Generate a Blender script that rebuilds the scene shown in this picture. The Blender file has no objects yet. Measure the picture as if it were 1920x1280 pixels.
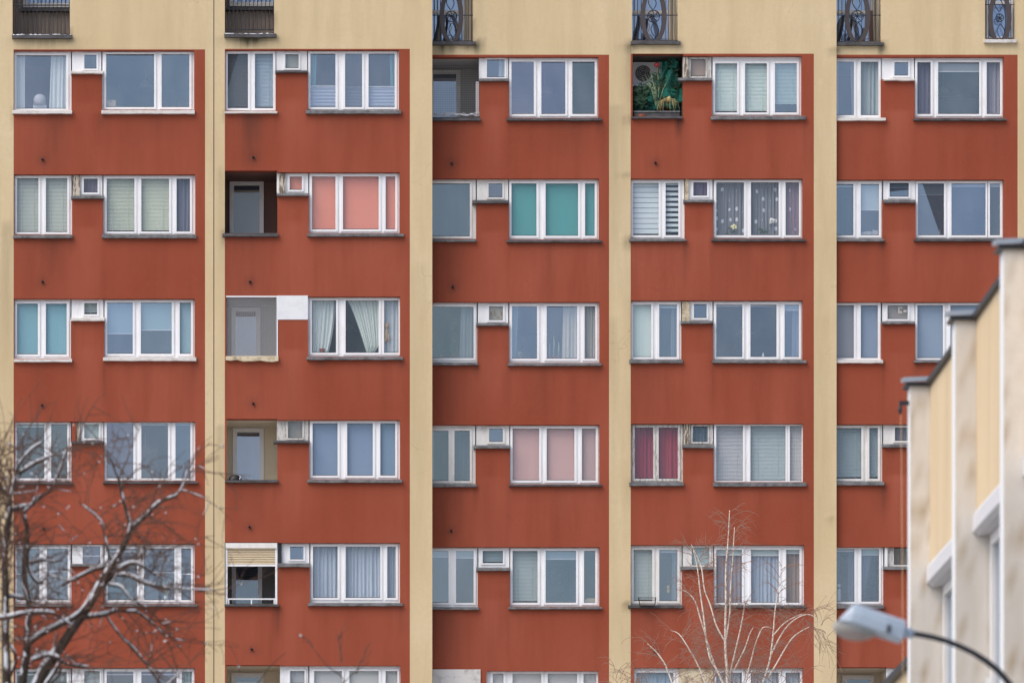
import bpy, math, random
from mathutils import Vector, Matrix
R = random.Random(7)

# ------------------------------------------------------------------ camera, sky, sun, exposure
D, F, CX, CY, CZ = 110.0, 9240.0, 563.0, 2400.0, 1.7      # metres to the facade; focal length and view axis in photo pixels
scn = bpy.context.scene
cam_d = bpy.data.cameras.new("camera"); cam = bpy.data.objects.new("camera", cam_d)
scn.collection.objects.link(cam); scn.camera = cam
cam.location = (0, -D, CZ); cam.rotation_euler = (math.pi / 2, 0, 0)
cam_d.sensor_width = 36; cam_d.lens = F / 1920 * 36
cam_d.shift_x = (960 - CX) / 1920; cam_d.shift_y = (CY - 640) / 1920
cam_d.clip_start = 1; cam_d.clip_end = 3000
cam_d.dof.use_dof = True; cam_d.dof.focus_distance = D; cam_d.dof.aperture_fstop = 3.2

SUN_EL, SUN_AZ = math.radians(52), math.radians(236)       # behind and left of the camera
world = bpy.data.worlds.new("World"); scn.world = world; world.use_nodes = True
wn = world.node_tree; bg = wn.nodes["Background"]
sky = wn.nodes.new("ShaderNodeTexSky"); sky.sky_type = 'NISHITA'; sky.sun_disc = False
sky.sun_elevation = SUN_EL; sky.sun_rotation = SUN_AZ; sky.air_density = 1.0; sky.dust_density = 4.0; sky.ozone_density = 1.0
wn.links.new(sky.outputs[0], bg.inputs[0]); bg.inputs[1].default_value = 0.13
sun_d = bpy.data.lights.new("sun", 'SUN'); sun_d.energy = 1.5; sun_d.angle = math.radians(55); sun_d.color = (1, 0.965, 0.925)
sun = bpy.data.objects.new("sun", sun_d); scn.collection.objects.link(sun)
sv = Vector((math.sin(SUN_AZ) * math.cos(SUN_EL), math.cos(SUN_AZ) * math.cos(SUN_EL), math.sin(SUN_EL)))
sun.rotation_euler = sv.to_track_quat('Z', 'Y').to_euler(); sun.location = (-20, -60, 60)
vs = scn.view_settings; vs.view_transform = 'Standard'; vs.look = 'None'; vs.exposure = 0.55; vs.gamma = 1; vs.use_curve_mapping = False
scn.cycles.transparent_max_bounces = 16; scn.cycles.max_bounces = 7; scn.cycles.use_denoising = True
scn.cycles.caustics_reflective = False; scn.cycles.caustics_refractive = False

def W(px, py, Y):                      # a point of the photograph at depth Y
    k = (D + Y) / F
    return ((px - CX) * k, Y, CZ + (CY - py) * k)

# ------------------------------------------------------------------ materials
def lin(c): return tuple(((v / 255) / 12.92 if v <= 10 else (((v / 255) + 0.055) / 1.055) ** 2.4) for v in c)
MATS = {}
def new_mat(name):
    m = bpy.data.materials.new(name); m.use_nodes = True; MATS[name] = m
    nt = m.node_tree; return m, nt, nt.nodes["Principled BSDF"]
def coords(nt, scale=(1, 1, 1), kind='Object'):
    t = nt.nodes.new("ShaderNodeTexCoord"); mp = nt.nodes.new("ShaderNodeMapping"); mp.inputs['Scale'].default_value = scale
    nt.links.new(t.outputs[kind], mp.inputs[0]); return mp.outputs[0]
def noise(nt, vec, scale, detail=4, rough=0.6):
    n = nt.nodes.new("ShaderNodeTexNoise"); n.inputs['Scale'].default_value = scale; n.inputs['Detail'].default_value = detail
    n.inputs['Roughness'].default_value = rough; nt.links.new(vec, n.inputs['Vector']); return n.outputs['Fac']
def ramp(nt, fac, stops):
    r = nt.nodes.new("ShaderNodeValToRGB"); e = r.color_ramp.elements
    while len(e) < len(stops): e.new(0.5)
    for s, (p, c) in zip(e, stops): s.position = p; s.color = tuple(c) + (1,) if len(c) == 3 else c
    nt.links.new(fac, r.inputs[0]); return r.outputs[0]
def mix(nt, fac, a, b, mode='MIX'):
    n = nt.nodes.new("ShaderNodeMix"); n.data_type = 'RGBA'; n.blend_type = mode
    for i, v in ((0, fac), (6, a), (7, b)):
        if hasattr(v, 'is_output'): nt.links.new(v, n.inputs[i])
        else: n.inputs[i].default_value = v if i == 0 else tuple(v) + (1,)
    return n.outputs[2]
def bump(nt, h, bsdf, strength=0.3, dist=0.01):
    b = nt.nodes.new("ShaderNodeBump"); b.inputs['Strength'].default_value = strength; b.inputs['Distance'].default_value = dist
    nt.links.new(h, b.inputs['Height']); nt.links.new(b.outputs[0], bsdf.inputs['Normal'])
def math_n(nt, op, a, b):
    n = nt.nodes.new("ShaderNodeMath"); n.operation = op
    for i, v in enumerate((a, b)):
        if hasattr(v, 'is_output'): nt.links.new(v, n.inputs[i])
        else: n.inputs[i].default_value = v
    return n.outputs[0]

def stucco(name, base, fade, dirt, moss=(0.1, 0.11, 0.07)):
    m, nt, b = new_mat(name); b.inputs['Roughness'].default_value = 0.95; b.inputs['Specular IOR Level'].default_value = 0.15
    co = coords(nt); st = coords(nt, (1, 1, 0.12)); st2 = coords(nt, (3.2, 1, 0.25))
    big = noise(nt, co, 0.35, 5, 0.55); streak = noise(nt, st, 2.2, 5, 0.6); fine = noise(nt, co, 9, 6, 0.7); grain = noise(nt, co, 70, 2, 0.6)
    c = mix(nt, ramp(nt, big, [(0.35, (0, 0, 0)), (0.68, (1, 1, 1))]), base, fade)
    dk = tuple(v * 0.82 for v in base)
    c = mix(nt, math_n(nt, 'MULTIPLY', ramp(nt, streak, [(0.42, (0, 0, 0)), (0.7, (1, 1, 1))]), 0.7), c, dk)
    c = mix(nt, math_n(nt, 'MULTIPLY', ramp(nt, fine, [(0.42, (0, 0, 0)), (0.75, (1, 1, 1))]), 0.6), c, tuple(v * 0.84 for v in fade))
    c = mix(nt, math_n(nt, 'MULTIPLY', ramp(nt, grain, [(0.4, (0, 0, 0)), (0.7, (1, 1, 1))]), 0.16), c, tuple(v * 0.7 for v in base))
    spot = noise(nt, co, 3.1, 2, 0.4)
    c = mix(nt, math_n(nt, 'MULTIPLY', ramp(nt, spot, [(0.66, (0, 0, 0)), (0.8, (1, 1, 1))]), 0.1), c, tuple(min(1, v * 1.25) for v in fade))
    vo = nt.nodes.new("ShaderNodeTexVoronoi"); vo.feature = 'DISTANCE_TO_EDGE'; vo.inputs['Scale'].default_value = 0.55
    wv = nt.nodes.new("ShaderNodeVectorMath"); wv.operation = 'ADD'; nz = nt.nodes.new("ShaderNodeTexNoise"); nz.inputs['Scale'].default_value = 1.7; nz.inputs['Detail'].default_value = 6
    nt.links.new(co, nz.inputs['Vector']); nt.links.new(co, wv.inputs[0]); nt.links.new(nz.outputs['Color'], wv.inputs[1]); nt.links.new(wv.outputs[0], vo.inputs['Vector'])
    ck = math_n(nt, 'MULTIPLY', ramp(nt, vo.outputs['Distance'], [(0.0, (1, 1, 1)), (0.006, (0, 0, 0))]), ramp(nt, noise(nt, co, 0.6, 2, 0.5), [(0.55, (0, 0, 0)), (0.68, (0.26, 0.26, 0.26))]))
    c = mix(nt, ck, c, dirt)
    at = nt.nodes.new("ShaderNodeAttribute"); at.attribute_name = "stain"
    sn = noise(nt, st2, 3.0, 5, 0.65)
    ng = math_n(nt, 'MULTIPLY', at.outputs['Fac'], -1.0); nc = nt.nodes.new("ShaderNodeClamp"); nt.links.new(ng, nc.inputs[0])   # rain-washed, faded strips
    c = mix(nt, math_n(nt, 'MULTIPLY', nc.outputs[0], math_n(nt, 'ADD', sn, 0.4)), c, tuple(min(1, v * 1.18 + 0.02) for v in fade))
    f = math_n(nt, 'MULTIPLY', at.outputs['Fac'], math_n(nt, 'ADD', math_n(nt, 'MULTIPLY', sn, 1.5), 0.15))
    n = nt.nodes.new("ShaderNodeClamp"); nt.links.new(f, n.inputs[0])
    c = mix(nt, n.outputs[0], c, mix(nt, fine, dirt, moss))
    nt.links.new(c, b.inputs['Base Color'])
    bump(nt, math_n(nt, 'ADD', grain, math_n(nt, 'MULTIPLY', big, 3.0)), b, 0.35, 0.006)
    return m
stucco('red_stucco', lin((148, 73, 52)), lin((160, 86, 66)), lin((92, 58, 50)), lin((78, 54, 46)))
stucco('cream_stucco', lin((210, 187, 147)), lin((217, 197, 161)), lin((92, 82, 68)), lin((74, 76, 56)))
stucco('pale_concrete', lin((208, 203, 196)), lin((220, 216, 210)), lin((176, 160, 138)), lin((164, 148, 126)))
stucco('warm_plaster', lin((208, 187, 154)), lin((214, 195, 166)), lin((150, 120, 90)))

def plain(name, col, rough=0.6, var=0.12, scale=6, spec=0.4, metal=0.0):
    if name in MATS: return MATS[name]
    m, nt, b = new_mat(name); b.inputs['Roughness'].default_value = rough; b.inputs['Metallic'].default_value = metal
    b.inputs['Specular IOR Level'].default_value = spec
    c = mix(nt, noise(nt, coords(nt), scale, 5, 0.65), tuple(max(0, v * (1 - var)) for v in col), tuple(min(1, v * (1 + var)) for v in col))
    nt.links.new(c, b.inputs['Base Color']); return m
def grimy(name, col, dirt, lo=0.52, hi=0.75, amt=0.7, rough=0.45, sc=(1, 1, 0.35), scale=5):
    m, nt, b = new_mat(name); b.inputs['Roughness'].default_value = rough
    f = ramp(nt, noise(nt, coords(nt, sc), scale, 7, 0.7), [(lo, (0, 0, 0)), (hi, (1, 1, 1))])
    c = mix(nt, math_n(nt, 'MULTIPLY', f, amt), col, dirt); nt.links.new(c, b.inputs['Base Color']); return m
grimy('white_pvc', lin((236, 236, 238)), lin((212, 208, 202)), 0.5, 0.8, 0.6, 0.35)
grimy('aged_pvc', lin((228, 225, 221)), lin((186, 177, 166)), 0.48, 0.75, 0.6, 0.45)
grimy('peeling_wood', lin((208, 205, 200)), lin((140, 132, 124)), 0.5, 0.62, 0.8, 0.8, (2.5, 1, 0.5), 9)
grimy('rotten_wood', lin((196, 186, 172)), lin((96, 82, 70)), 0.46, 0.53, 0.95, 0.85, (4, 1, 0.6), 8)
grimy('grey_sill', lin((120, 120, 122)), lin((60, 58, 56)), 0.4, 0.65, 0.8, 0.5, (1, 1, 1), 6)
grimy('dark_sill', lin((84, 82, 84)), lin((44, 42, 42)), 0.4, 0.65, 0.8, 0.5, (1, 1, 1), 6)
grimy('white_sill', lin((214, 210, 206)), lin((150, 140, 128)), 0.5, 0.7, 0.7, 0.4, (1, 1, 1), 5)
grimy('cream_sill', lin((208, 194, 166)), lin((130, 112, 90)), 0.45, 0.62, 0.8, 0.9, (1, 1, 1), 7)
grimy('blank_panel', lin((226, 227, 230)), lin((204, 206, 212)), 0.45, 0.7, 0.6, 0.6, (1, 1, 1), 3)
grimy('bark', lin((72, 62, 56)), lin((40, 35, 32)), 0.35, 0.65, 0.9, 0.95, (1, 1, 0.4), 9)
grimy('birch_bark', lin((224, 212, 198)), lin((92, 74, 60)), 0.6, 0.68, 0.85, 0.85, (1, 1, 2.2), 7)
grimy('cladding_brown', lin((168, 154, 142)), lin((132, 120, 112)), 0.4, 0.65, 0.8, 0.8, (6, 1, 0.2), 4)
plain('red_twig', lin((142, 112, 98)), 0.9); plain('dark_twig', lin((88, 66, 56)), 0.9)
plain('snow', lin((212, 215, 222)), 0.8, 0.05, 20); plain('iron', lin((34, 36, 44)), 0.5); plain('bronze_band', lin((72, 64, 64)), 0.5)
plain('dark_metal', lin((40, 40, 44)), 0.45); plain('zinc', lin((168, 174, 182)), 0.35, 0.15, 4, 0.5, 0.6)
plain('room_paint', lin((128, 124, 124)), 0.9); plain('room_dark', lin((74, 72, 78)), 0.9); plain('room_warm', lin((142, 132, 118)), 0.9)
plain('loggia_beige', lin((222, 210, 188)), 0.9, 0.12, 3); plain('loggia_dark', lin((112, 84, 76)), 0.9, 0.3, 3); plain('loggia_grey', lin((186, 184, 182)), 0.9, 0.1, 3)
plain('soot', lin((92, 86, 80)), 0.95, 0.35, 2)
plain('beige_shutter', lin((206, 188, 158)), 0.6, 0.06); plain('shutter_grey', lin((204, 204, 208)), 0.5, 0.05)
plain('lamp_grey', lin((166, 180, 196)), 0.4, 0.05); plain('black_paint', lin((34, 36, 42)), 0.4)
plain('ac_white', lin((214, 214, 216)), 0.5, 0.04); plain('rubber_black', lin((20, 20, 24)), 0.5)
plain('leaf_green', lin((52, 82, 58)), 0.6, 0.3); plain('pale_stem', lin((170, 186, 150)), 0.7); plain('straw', lin((176, 160, 112)), 0.9, 0.2)
plain('petal_white', lin((238, 236, 230)), 0.6, 0.03); plain('petal_yellow', lin((236, 232, 176)), 0.6, 0.05); plain('terracotta', lin((150, 88, 64)), 0.8)
plain('cardboard', lin((208, 178, 140)), 0.9); plain('plush', lin((196, 172, 140)), 0.95); plain('toy_yellow', lin((190, 172, 30)), 0.6)
plain('plank_brown', lin((92, 70, 60)), 0.9, 0.2); plain('petal_red', lin((176, 60, 66)), 0.7); plain('navy', lin((34, 42, 58)), 0.5)
plain('sticker_paper', lin((205, 198, 190)), 0.9, 0.04); plain('white_plastic', lin((226, 228, 230)), 0.5, 0.03)
def snow_ground():
    m, nt, b = new_mat('snowy_ground'); b.inputs['Roughness'].default_value = 0.9
    f = ramp(nt, noise(nt, coords(nt), 0.15, 8, 0.65), [(0.42, lin((112, 108, 96))), (0.6, lin((196, 198, 202)))])
    nt.links.new(f, b.inputs['Base Color'])
snow_ground()
def glass(name, tint, refl, rough=0.0, gcol=(0.9, 0.94, 1.0)):
    m = bpy.data.materials.new(name); m.use_nodes = True; nt = m.node_tree; MATS[name] = m
    nt.nodes.remove(nt.nodes["Principled BSDF"]); out = nt.nodes["Material Output"]
    t = nt.nodes.new("ShaderNodeBsdfTransparent"); t.inputs[0].default_value = tuple(tint) + (1,)
    g = nt.nodes.new("ShaderNodeBsdfGlossy"); g.inputs['Roughness'].default_value = rough; g.inputs[0].default_value = tuple(gcol) + (1,)
    lw = nt.nodes.new("ShaderNodeLayerWeight")               # Schlick: the same from both sides of the thin pane
    fac = math_n(nt, 'ADD', math_n(nt, 'MULTIPLY', math_n(nt, 'POWER', lw.outputs['Facing'], 5.0), 1 - refl), refl)
    lw.inputs[0].default_value = 0.5
    # old panes are never flat: a slow waviness bends the reflected sky
    bp = nt.nodes.new("ShaderNodeBump"); bp.inputs['Strength'].default_value = 0.12; bp.inputs['Distance'].default_value = 0.02
    nt.links.new(noise(nt, coords(nt), 1.6, 2, 0.5), bp.inputs['Height']); nt.links.new(bp.outputs[0], g.inputs['Normal'])
    film = nt.nodes.new("ShaderNodeBsdfDiffuse"); film.inputs[0].default_value = (0.62, 0.64, 0.68, 1)      # dust on the outside
    fm = nt.nodes.new("ShaderNodeMixShader"); nt.links.new(math_n(nt, 'MULTIPLY', ramp(nt, noise(nt, coords(nt, (1, 1, 0.5)), 1.3, 5, 0.65), [(0.35, (0.1,) * 3), (0.72, (1, 1, 1))]), 0.12 if refl > .1 else 0.05), fm.inputs[0])
    nt.links.new(t.outputs[0], fm.inputs[1]); nt.links.new(film.outputs[0], fm.inputs[2])
    ms = nt.nodes.new("ShaderNodeMixShader"); nt.links.new(fac, ms.inputs[0]); nt.links.new(fm.outputs[0], ms.inputs[1]); nt.links.new(g.outputs[0], ms.inputs[2])
    nt.links.new(ms.outputs[0], out.inputs[0])
glass('glass_a', (0.91, 0.93, 0.95), 0.31, 0, (0.72, 0.83, 0.97)); glass('glass_b', (0.88, 0.90, 0.95), 0.33, 0, (0.66, 0.79, 0.98)); glass('glass_c', (0.89, 0.93, 0.94), 0.29, 0, (0.70, 0.84, 0.96)); glass('glass_d', (0.90, 0.93, 0.92), 0.22, 0, (0.74, 0.86, 0.90)); glass('glass_e', (0.90, 0.88, 0.95), 0.30, 0, (0.74, 0.79, 0.97)); glass('glass_f', (0.93, 0.94, 0.95), 0.24, 0.02, (0.76, 0.86, 1.0)); glass('glass_r', (0.97, 0.975, 0.98), 0.085, 0, (0.80, 0.90, 1.0))
def sheer(name, col, alpha, lace=False):
    if name in MATS: return MATS[name]
    m, nt, b = new_mat(name); b.inputs['Roughness'].default_value = 0.95; b.inputs['Base Color'].default_value = tuple(col) + (1,)
    if lace:
        v = nt.nodes.new("ShaderNodeTexVoronoi"); v.inputs['Scale'].default_value = 5.4; v.inputs['Randomness'].default_value = 0.35
        nt.links.new(coords(nt, (1.25, 0, 0.85)), v.inputs['Vector'])
        a = ramp(nt, v.outputs['Distance'], [(0.2, (1,) * 3), (0.24, (alpha,) * 3)]); nt.links.new(a, b.inputs['Alpha'])
    else: b.inputs['Alpha'].default_value = alpha
    return m
sheer('insect_screen', lin((60, 60, 66)), 0.55); sheer('mesh_net', lin((222, 224, 228)), 0.14); sheer('mesh_net_dark', lin((130, 132, 140)), 0.28)
sheer('green_net', lin((30, 110, 96)), 0.6)
sheer('lamp_bowl', lin((166, 168, 166)), 0.62)

# ------------------------------------------------------------------ mesh helpers
COL = scn.collection
def mk(name, v, f, mat, parent=None, smooth=False, attr=None):
    me = bpy.data.meshes.new(name); me.from_pydata(v, [], f)
    mats = mat if isinstance(mat, (list, tuple)) else [mat]
    for m in mats: me.materials.append(MATS[m])
    if attr:
        a = me.attributes.new("stain", 'FLOAT', 'POINT'); a.data.foreach_set("value", attr)
    if smooth: me.polygons.foreach_set("use_smooth", [True] * len(me.polygons))
    o = bpy.data.objects.new(name, me); COL.objects.link(o)
    if parent is not None:
        o.parent = parent
        if parent.type == 'EMPTY': o.matrix_parent_inverse = Matrix.Translation(-parent.location)
    return o
def tag(o, label=None, cat=None, group=None, kind=None):
    for k, v in (('label', label), ('category', cat), ('group', group), ('kind', kind)):
        if v: o[k] = v
    return o
def empty(name, loc, label, cat, group=None):
    o = bpy.data.objects.new(name, None); o.location = loc; COL.objects.link(o); return tag(o, label, cat, group)
class MB:
    def __init__(s): s.v = []; s.f = []
    def box(s, x0, x1, y0, y1, z0, z1):
        n = len(s.v); s.v += [(x0, y0, z0), (x1, y0, z0), (x1, y1, z0), (x0, y1, z0), (x0, y0, z1), (x1, y0, z1), (x1, y1, z1), (x0, y1, z1)]
        s.f += [tuple(n + i for i in q) for q in ((0, 1, 5, 4), (1, 2, 6, 5), (2, 3, 7, 6), (3, 0, 4, 7), (4, 5, 6, 7), (3, 2, 1, 0))]; return s
    def quad(s, a, b, c, d):
        n = len(s.v); s.v += [a, b, c, d]; s.f.append((n, n + 1, n + 2, n + 3)); return s
    def pxbox(s, x0, y0, x1, y1, Ya, Yb):            # photo rectangle, depth Ya (front) to Yb
        a = W(x0, y1, Ya); b = W(x1, y0, Ya); return s.box(a[0], b[0], Ya, Yb, a[2], b[2])
    def ring(s, x0, y0, x1, y1, w, Ya, Yb):
        s.pxbox(x0, y0, x1, y0 + w, Ya, Yb); s.pxbox(x0, y1 - w, x1, y1, Ya, Yb)
        s.pxbox(x0, y0 + w, x0 + w, y1 - w, Ya, Yb); s.pxbox(x1 - w, y0 + w, x1, y1 - w, Ya, Yb); return s
    def tube(s, pts, rad, n=6, cap=True):
        pts = [Vector(p) for p in pts]; base = len(s.v); up = Vector((0.31, 0.87, 0.19))
        for i, p in enumerate(pts):
            t = (pts[min(i + 1, len(pts) - 1)] - pts[max(i - 1, 0)])
            t = t.normalized() if t.length > 1e-9 else Vector((0, 0, 1))
            a = t.cross(up).normalized(); b = t.cross(a); r = rad[i] if isinstance(rad, (list, tuple)) else rad
            for k in range(n):
                q = 2 * math.pi * k / n; s.v.append(tuple(p + a * (r * math.cos(q)) + b * (r * math.sin(q))))
        for i in range(len(pts) - 1):
            for k in range(n):
                k2 = (k + 1) % n; s.f.append((base + i * n + k, base + i * n + k2, base + (i + 1) * n + k2, base + (i + 1) * n + k))
        if cap:
            s.f.append(tuple(base + k for k in range(n))[::-1]); s.f.append(tuple(base + (len(pts) - 1) * n + k for k in range(n)))
        return s
    def blob(s, c, rx, ry, rz, n=8, m=5, jit=0.0):
        base = len(s.v)
        for i in range(m + 1):
            th = math.pi * i / m
            for k in range(n):
                ph = 2 * math.pi * k / n; j = 1 + R.uniform(-jit, jit)
                s.v.append((c[0] + rx * j * math.sin(th) * math.cos(ph), c[1] + ry * j * math.sin(th) * math.sin(ph), c[2] + rz * j * math.cos(th)))
        for i in range(m):
            for k in range(n):
                k2 = (k + 1) % n; s.f.append((base + i * n + k, base + (i + 1) * n + k, base + (i + 1) * n + k2, base + i * n + k2))
        return s
    def build(s, name, mat, parent=None, smooth=False): return mk(name, s.v, s.f, mat, parent, smooth)

def sheet(name, rect, holes, Y, mat, parent, depth=0.2, step=9.0, stain=None, wave=0.0):
    """wall face over a photo rectangle with openings, each with its reveals"""
    x0, y0, x1, y1 = rect
    xs = {x0, x1}; ys = {y0, y1}
    for h in holes:
        xs |= {min(max(h[0], x0), x1), min(max(h[2], x0), x1)}; ys |= {min(max(h[1], y0), y1), min(max(h[3], y0), y1)}
    def fill(s):
        s = sorted(s); o = [s[0]]
        for a, b in zip(s, s[1:]):
            n = max(1, int(round((b - a) / step)))
            o += [a + (b - a) * i / n for i in range(1, n + 1)]
        return o
    xs, ys = fill(xs), fill(ys)
    v = []; f = []; idx = {}; at = []
    def vid(i, j, d):
        k = (i, j, d)
        if k not in idx:
            p = W(xs[i], ys[j], Y); idx[k] = len(v); v.append((p[0], Y + (depth if d else 0), p[2]))
            at.append(stain(xs[i], ys[j]) if stain else 0.0)
        return idx[k]
    def solid(i, j):
        if i < 0 or j < 0 or i >= len(xs) - 1 or j >= len(ys) - 1: return True
        cx, cy = (xs[i] + xs[i + 1]) / 2, (ys[j] + ys[j + 1]) / 2
        return not any(h[0] < cx < h[2] and h[1] < cy < h[3] for h in holes)
    for i in range(len(xs) - 1):
        for j in range(len(ys) - 1):
            if solid(i, j):
                f.append((vid(i, j + 1, 0), vid(i + 1, j + 1, 0), vid(i + 1, j, 0), vid(i, j, 0)))
            else:
                if solid(i - 1, j): f.append((vid(i, j, 0), vid(i, j, 1), vid(i, j + 1, 1), vid(i, j + 1, 0)))
                if solid(i + 1, j): f.append((vid(i + 1, j + 1, 0), vid(i + 1, j + 1, 1), vid(i + 1, j, 1), vid(i + 1, j, 0)))
                if solid(i, j - 1): f.append((vid(i, j, 1), vid(i, j, 0), vid(i + 1, j, 0), vid(i + 1, j, 1)))
                if solid(i, j + 1): f.append((vid(i, j + 1, 0), vid(i, j + 1, 1), vid(i + 1, j + 1, 1), vid(i + 1, j + 1, 0)))
    return mk(name, v, f, mat, parent, attr=at)

# ------------------------------------------------------------------ ground
def ground():
    g = MB(); g.quad((-1500, -1500, 0), (1500, -1500, 0), (1500, 1500, 0), (-1500, 1500, 0))
    tag(g.build('ground', 'snowy_ground'), 'snow-dusted ground in front of the apartment block', kind='structure')
ground()

# ------------------------------------------------------------------ the apartment block
YS = [0.0, 0.0, 0.55, 0.55, 0.68]                   # the facade steps back twice
BX = [(25.5, 384.5), (421.5, 768.5), (810.5, 1142), (1182.5, 1526), (1568.5, 1908)]
BT = [93, 92, 103, 101, 103]
block = empty('apartment_building', (W(960, 0, 0)[0], 2, 0),
              'tall apartment block with brick-red stucco bays, cream piers and rows of white windows', 'building')

# opening data, one entry per flat, in photo pixels
# L = (x0, x1, panes, gy0, gy1, sill)   M = (x0, x1, bottom, pane x0, x1, y0, y1, fill, sill, material, extras)   Rw = (x0, x1, panes, gy0, gy1, sill)
# sill: (kind, x0, x1, y0, y1)
V = 'v:208,216,204'; FL = {}
FL[0, 0] = dict(top=95, bl=207, L=(24, 134, [(31, 124, 'kl2:228,234,232+kr2:228,234,232')], 104, 203), sL=('w', 23, 135, 207, 213), mb=134, m=(158, 181, 103, 128, 'c'), sM=('w', 132, 193, 134, 138),
                R=(191, 364, [(199, 289, 'c'), (303, 355, 'c')], 102, 200), br=206, sR=('w', 190, 365, 207, 213))
FL[0, 1] = dict(top=327, bl=440, L=(26, 135, [(32, 72, V), (86, 126, V)], 334, 434), sL=('g', 24, 136, 441, 446), mb=368, m=(157, 183, 335, 360, 'k:130,118,140'), sM=('g', 133, 194, 367, 372), ex=[('rotten_wood', 136, 150, 329, 368)],
                R=(193, 366, [(200, 252, 'v:210,218,198'), (265, 317, 'v:210,218,198'), (331, 356, 'k:120,122,140')], 335, 433), br=440, sR=('g', 191, 368, 440, 446))
FL[0, 2] = dict(top=560, bl=672, L=(26, 133, [(32, 71, 'r:128,178,190'), (86, 125, 'r:128,178,190')], 569, 663), sL=('w', 26, 135, 673, 678), mb=597, m=(158, 182, 568, 588, 'v:190,204,198'), sM=('w', 133, 196, 596, 601),
                R=(195, 365, [(201, 249, 'r:160,186,198:.62'), (264, 322, 'r:160,186,198:.55'), (337, 358, 'r:150,182,194')], 567, 662), br=670, sR=('w', 193, 368, 670, 676))
FL[0, 3] = dict(top=790, bl=902, L=(27, 134, [(32, 83, 'r:190,198,204:.07'), (96, 126, 'r:150,156,164:.05+d')], 795, 895), sL=('d', 26, 136, 903, 907), mb=828, m=(158, 185, 795, 820, 'r:190,206,208'), sM=('d', 134, 195, 827, 831), ex=[('red_stucco', 134.5, 143, 791, 828), ('rotten_wood', 143.5, 150, 791, 827)],
                R=(195, 366, [(200, 250, 'd'), (265, 315, 'r:200,206,212:.05'), (329, 357, 'r:200,206,212:.05')], 793, 895), br=901, sR=('d', 193, 371, 902, 906))
FL[0, 4] = dict(top=1019, bl=1131, L=(27, 134, [(32, 74, 'b:.5'), (88, 127, 'b:.45')], 1028, 1123), sL=('g', 26, 135, 1132, 1136), mb=1057, m=(155, 188, 1024, 1056, 'b:.55'), sM=('g', 132, 195, 1057, 1061),
                R=(195, 365, [(202, 257, 'r:150,160,170:.08'), (270, 327, 'b:.47'), (340, 358, 'b:.5')], 1028, 1123), br=1131, sR=('g', 194, 370, 1132, 1136))
FL[0, 5] = dict(top=1251, bl=1363, L=(27, 134, [(32, 75, 'b:.06'), (88, 125, 'c')], 1258, 1354), sL=('g', 26, 135, 1364, 1368), mb=1288, m=(158, 187, 1257, 1281, 'r:180,190,190'), sM=('g', 132, 195, 1288, 1292),
                R=(195, 365, [(200, 250, 'b:.06'), (265, 331, 'b:.06'), (341, 360, 'k:190,208,210')], 1258, 1354), br=1363, sR=('g', 194, 370, 1364, 1368))
FL[1, 0] = dict(top=94, bl=208, L=(422, 517, [(427, 465, 'v:150,160,162+d'), (478, 512, 'v:178,198,214')], 101, 202), sL=('w', 421, 520, 209, 212), mb=134, m=(535, 560, 102, 127, 'r:168,172,166'), sM=('d', 516, 577, 133, 136),
                R=(577, 748, [(582, 629, 'p:.62+kl:110,180,180'), (647, 679, 'p:.64+d'), (691, 740, 'p:.63+kr:110,180,180')], 101, 200), br=207, sR=('g', 573, 752, 207, 213))
FL[1, 1] = dict(top=323, bl=438, G=(420.5, 520, 320, 439, 'dark'), sL=('d', 417, 522, 438, 443), mb=364, m=(543, 566, 331, 355, 'r:232,144,120'), sM=('g', 519, 579, 363, 367), ex=[('rotten_wood', 523, 535, 325, 363)],
                R=(579, 749, [(585, 629, 'r:232,144,120'), (643, 710, 'r:232,144,120'), (723, 741, 'r:232,144,120')], 331, 429), br=437, sR=('g', 576, 757, 438, 443))
FL[1, 2] = dict(top=556, bl=668, G=(424, 520, 556, 668, 'net'), sL=('c', 423, 522, 668, 676), mb=598, blank=True,
                R=(577.5, 750, [(585, 630, 'k:206,216,214+slim'), (648, 710, 'tie:206,216,210'), (720, 747, 'k:196,206,212')], 563, 660), br=668, sR=('g', 575, 755, 669, 674))
FL[1, 3] = dict(top=787, bl=900, G=(424.5, 520, 785, 900, 'beige'), sL=('d', 422, 522, 900, 904), mb=827, m=(540, 567, 790, 820, 'r:150,146,136'), wood=True, sM=('d', 513, 580, 826, 830),
                R=(579.5, 750, [(586, 633, 'r:126,146,174'), (651, 699, 'r:126,146,174'), (713, 741, 'r:122,148,172')], 793, 890), br=898, sR=('g', 576, 754, 899, 904))
FL[1, 4] = dict(top=1017, bl=1132, G=(421.5, 521, 1016, 1132, 'shutter'), sL=('d', 421, 523, 1132, 1136), mb=1057, m=(544, 569, 1024, 1047, 'kr:190,208,210'), sM=('g', 521, 581, 1056, 1062), ex=[('dark_metal', 521.5, 528, 1018, 1056)],  # dark strip stands in for an open gap, its shade put into the colour
                R=(581, 750, [(587, 633, 'k:176,188,204'), (648, 713, 'k:176,188,204'), (726, 742, 'k:170,184,202')], 1024, 1119), br=1130, sR=('g', 577, 755, 1130, 1135))
FL[1, 5] = dict(top=1247, bl=1362, G=(424, 526, 1246, 1362, 'grey'), sL=('d', 421, 523, 1362, 1366), mb=1288, m=(544, 571, 1257, 1279, 'r:186,186,184'), sM=('g', 525, 581, 1288, 1292),
                R=(579, 751, [(589, 641, 'r:196,196,194'), (655, 710, 'r:200,200,196'), (723, 745, 'r:190,190,188')], 1257, 1352), br=1360, sR=('g', 577, 755, 1361, 1366))
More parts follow.
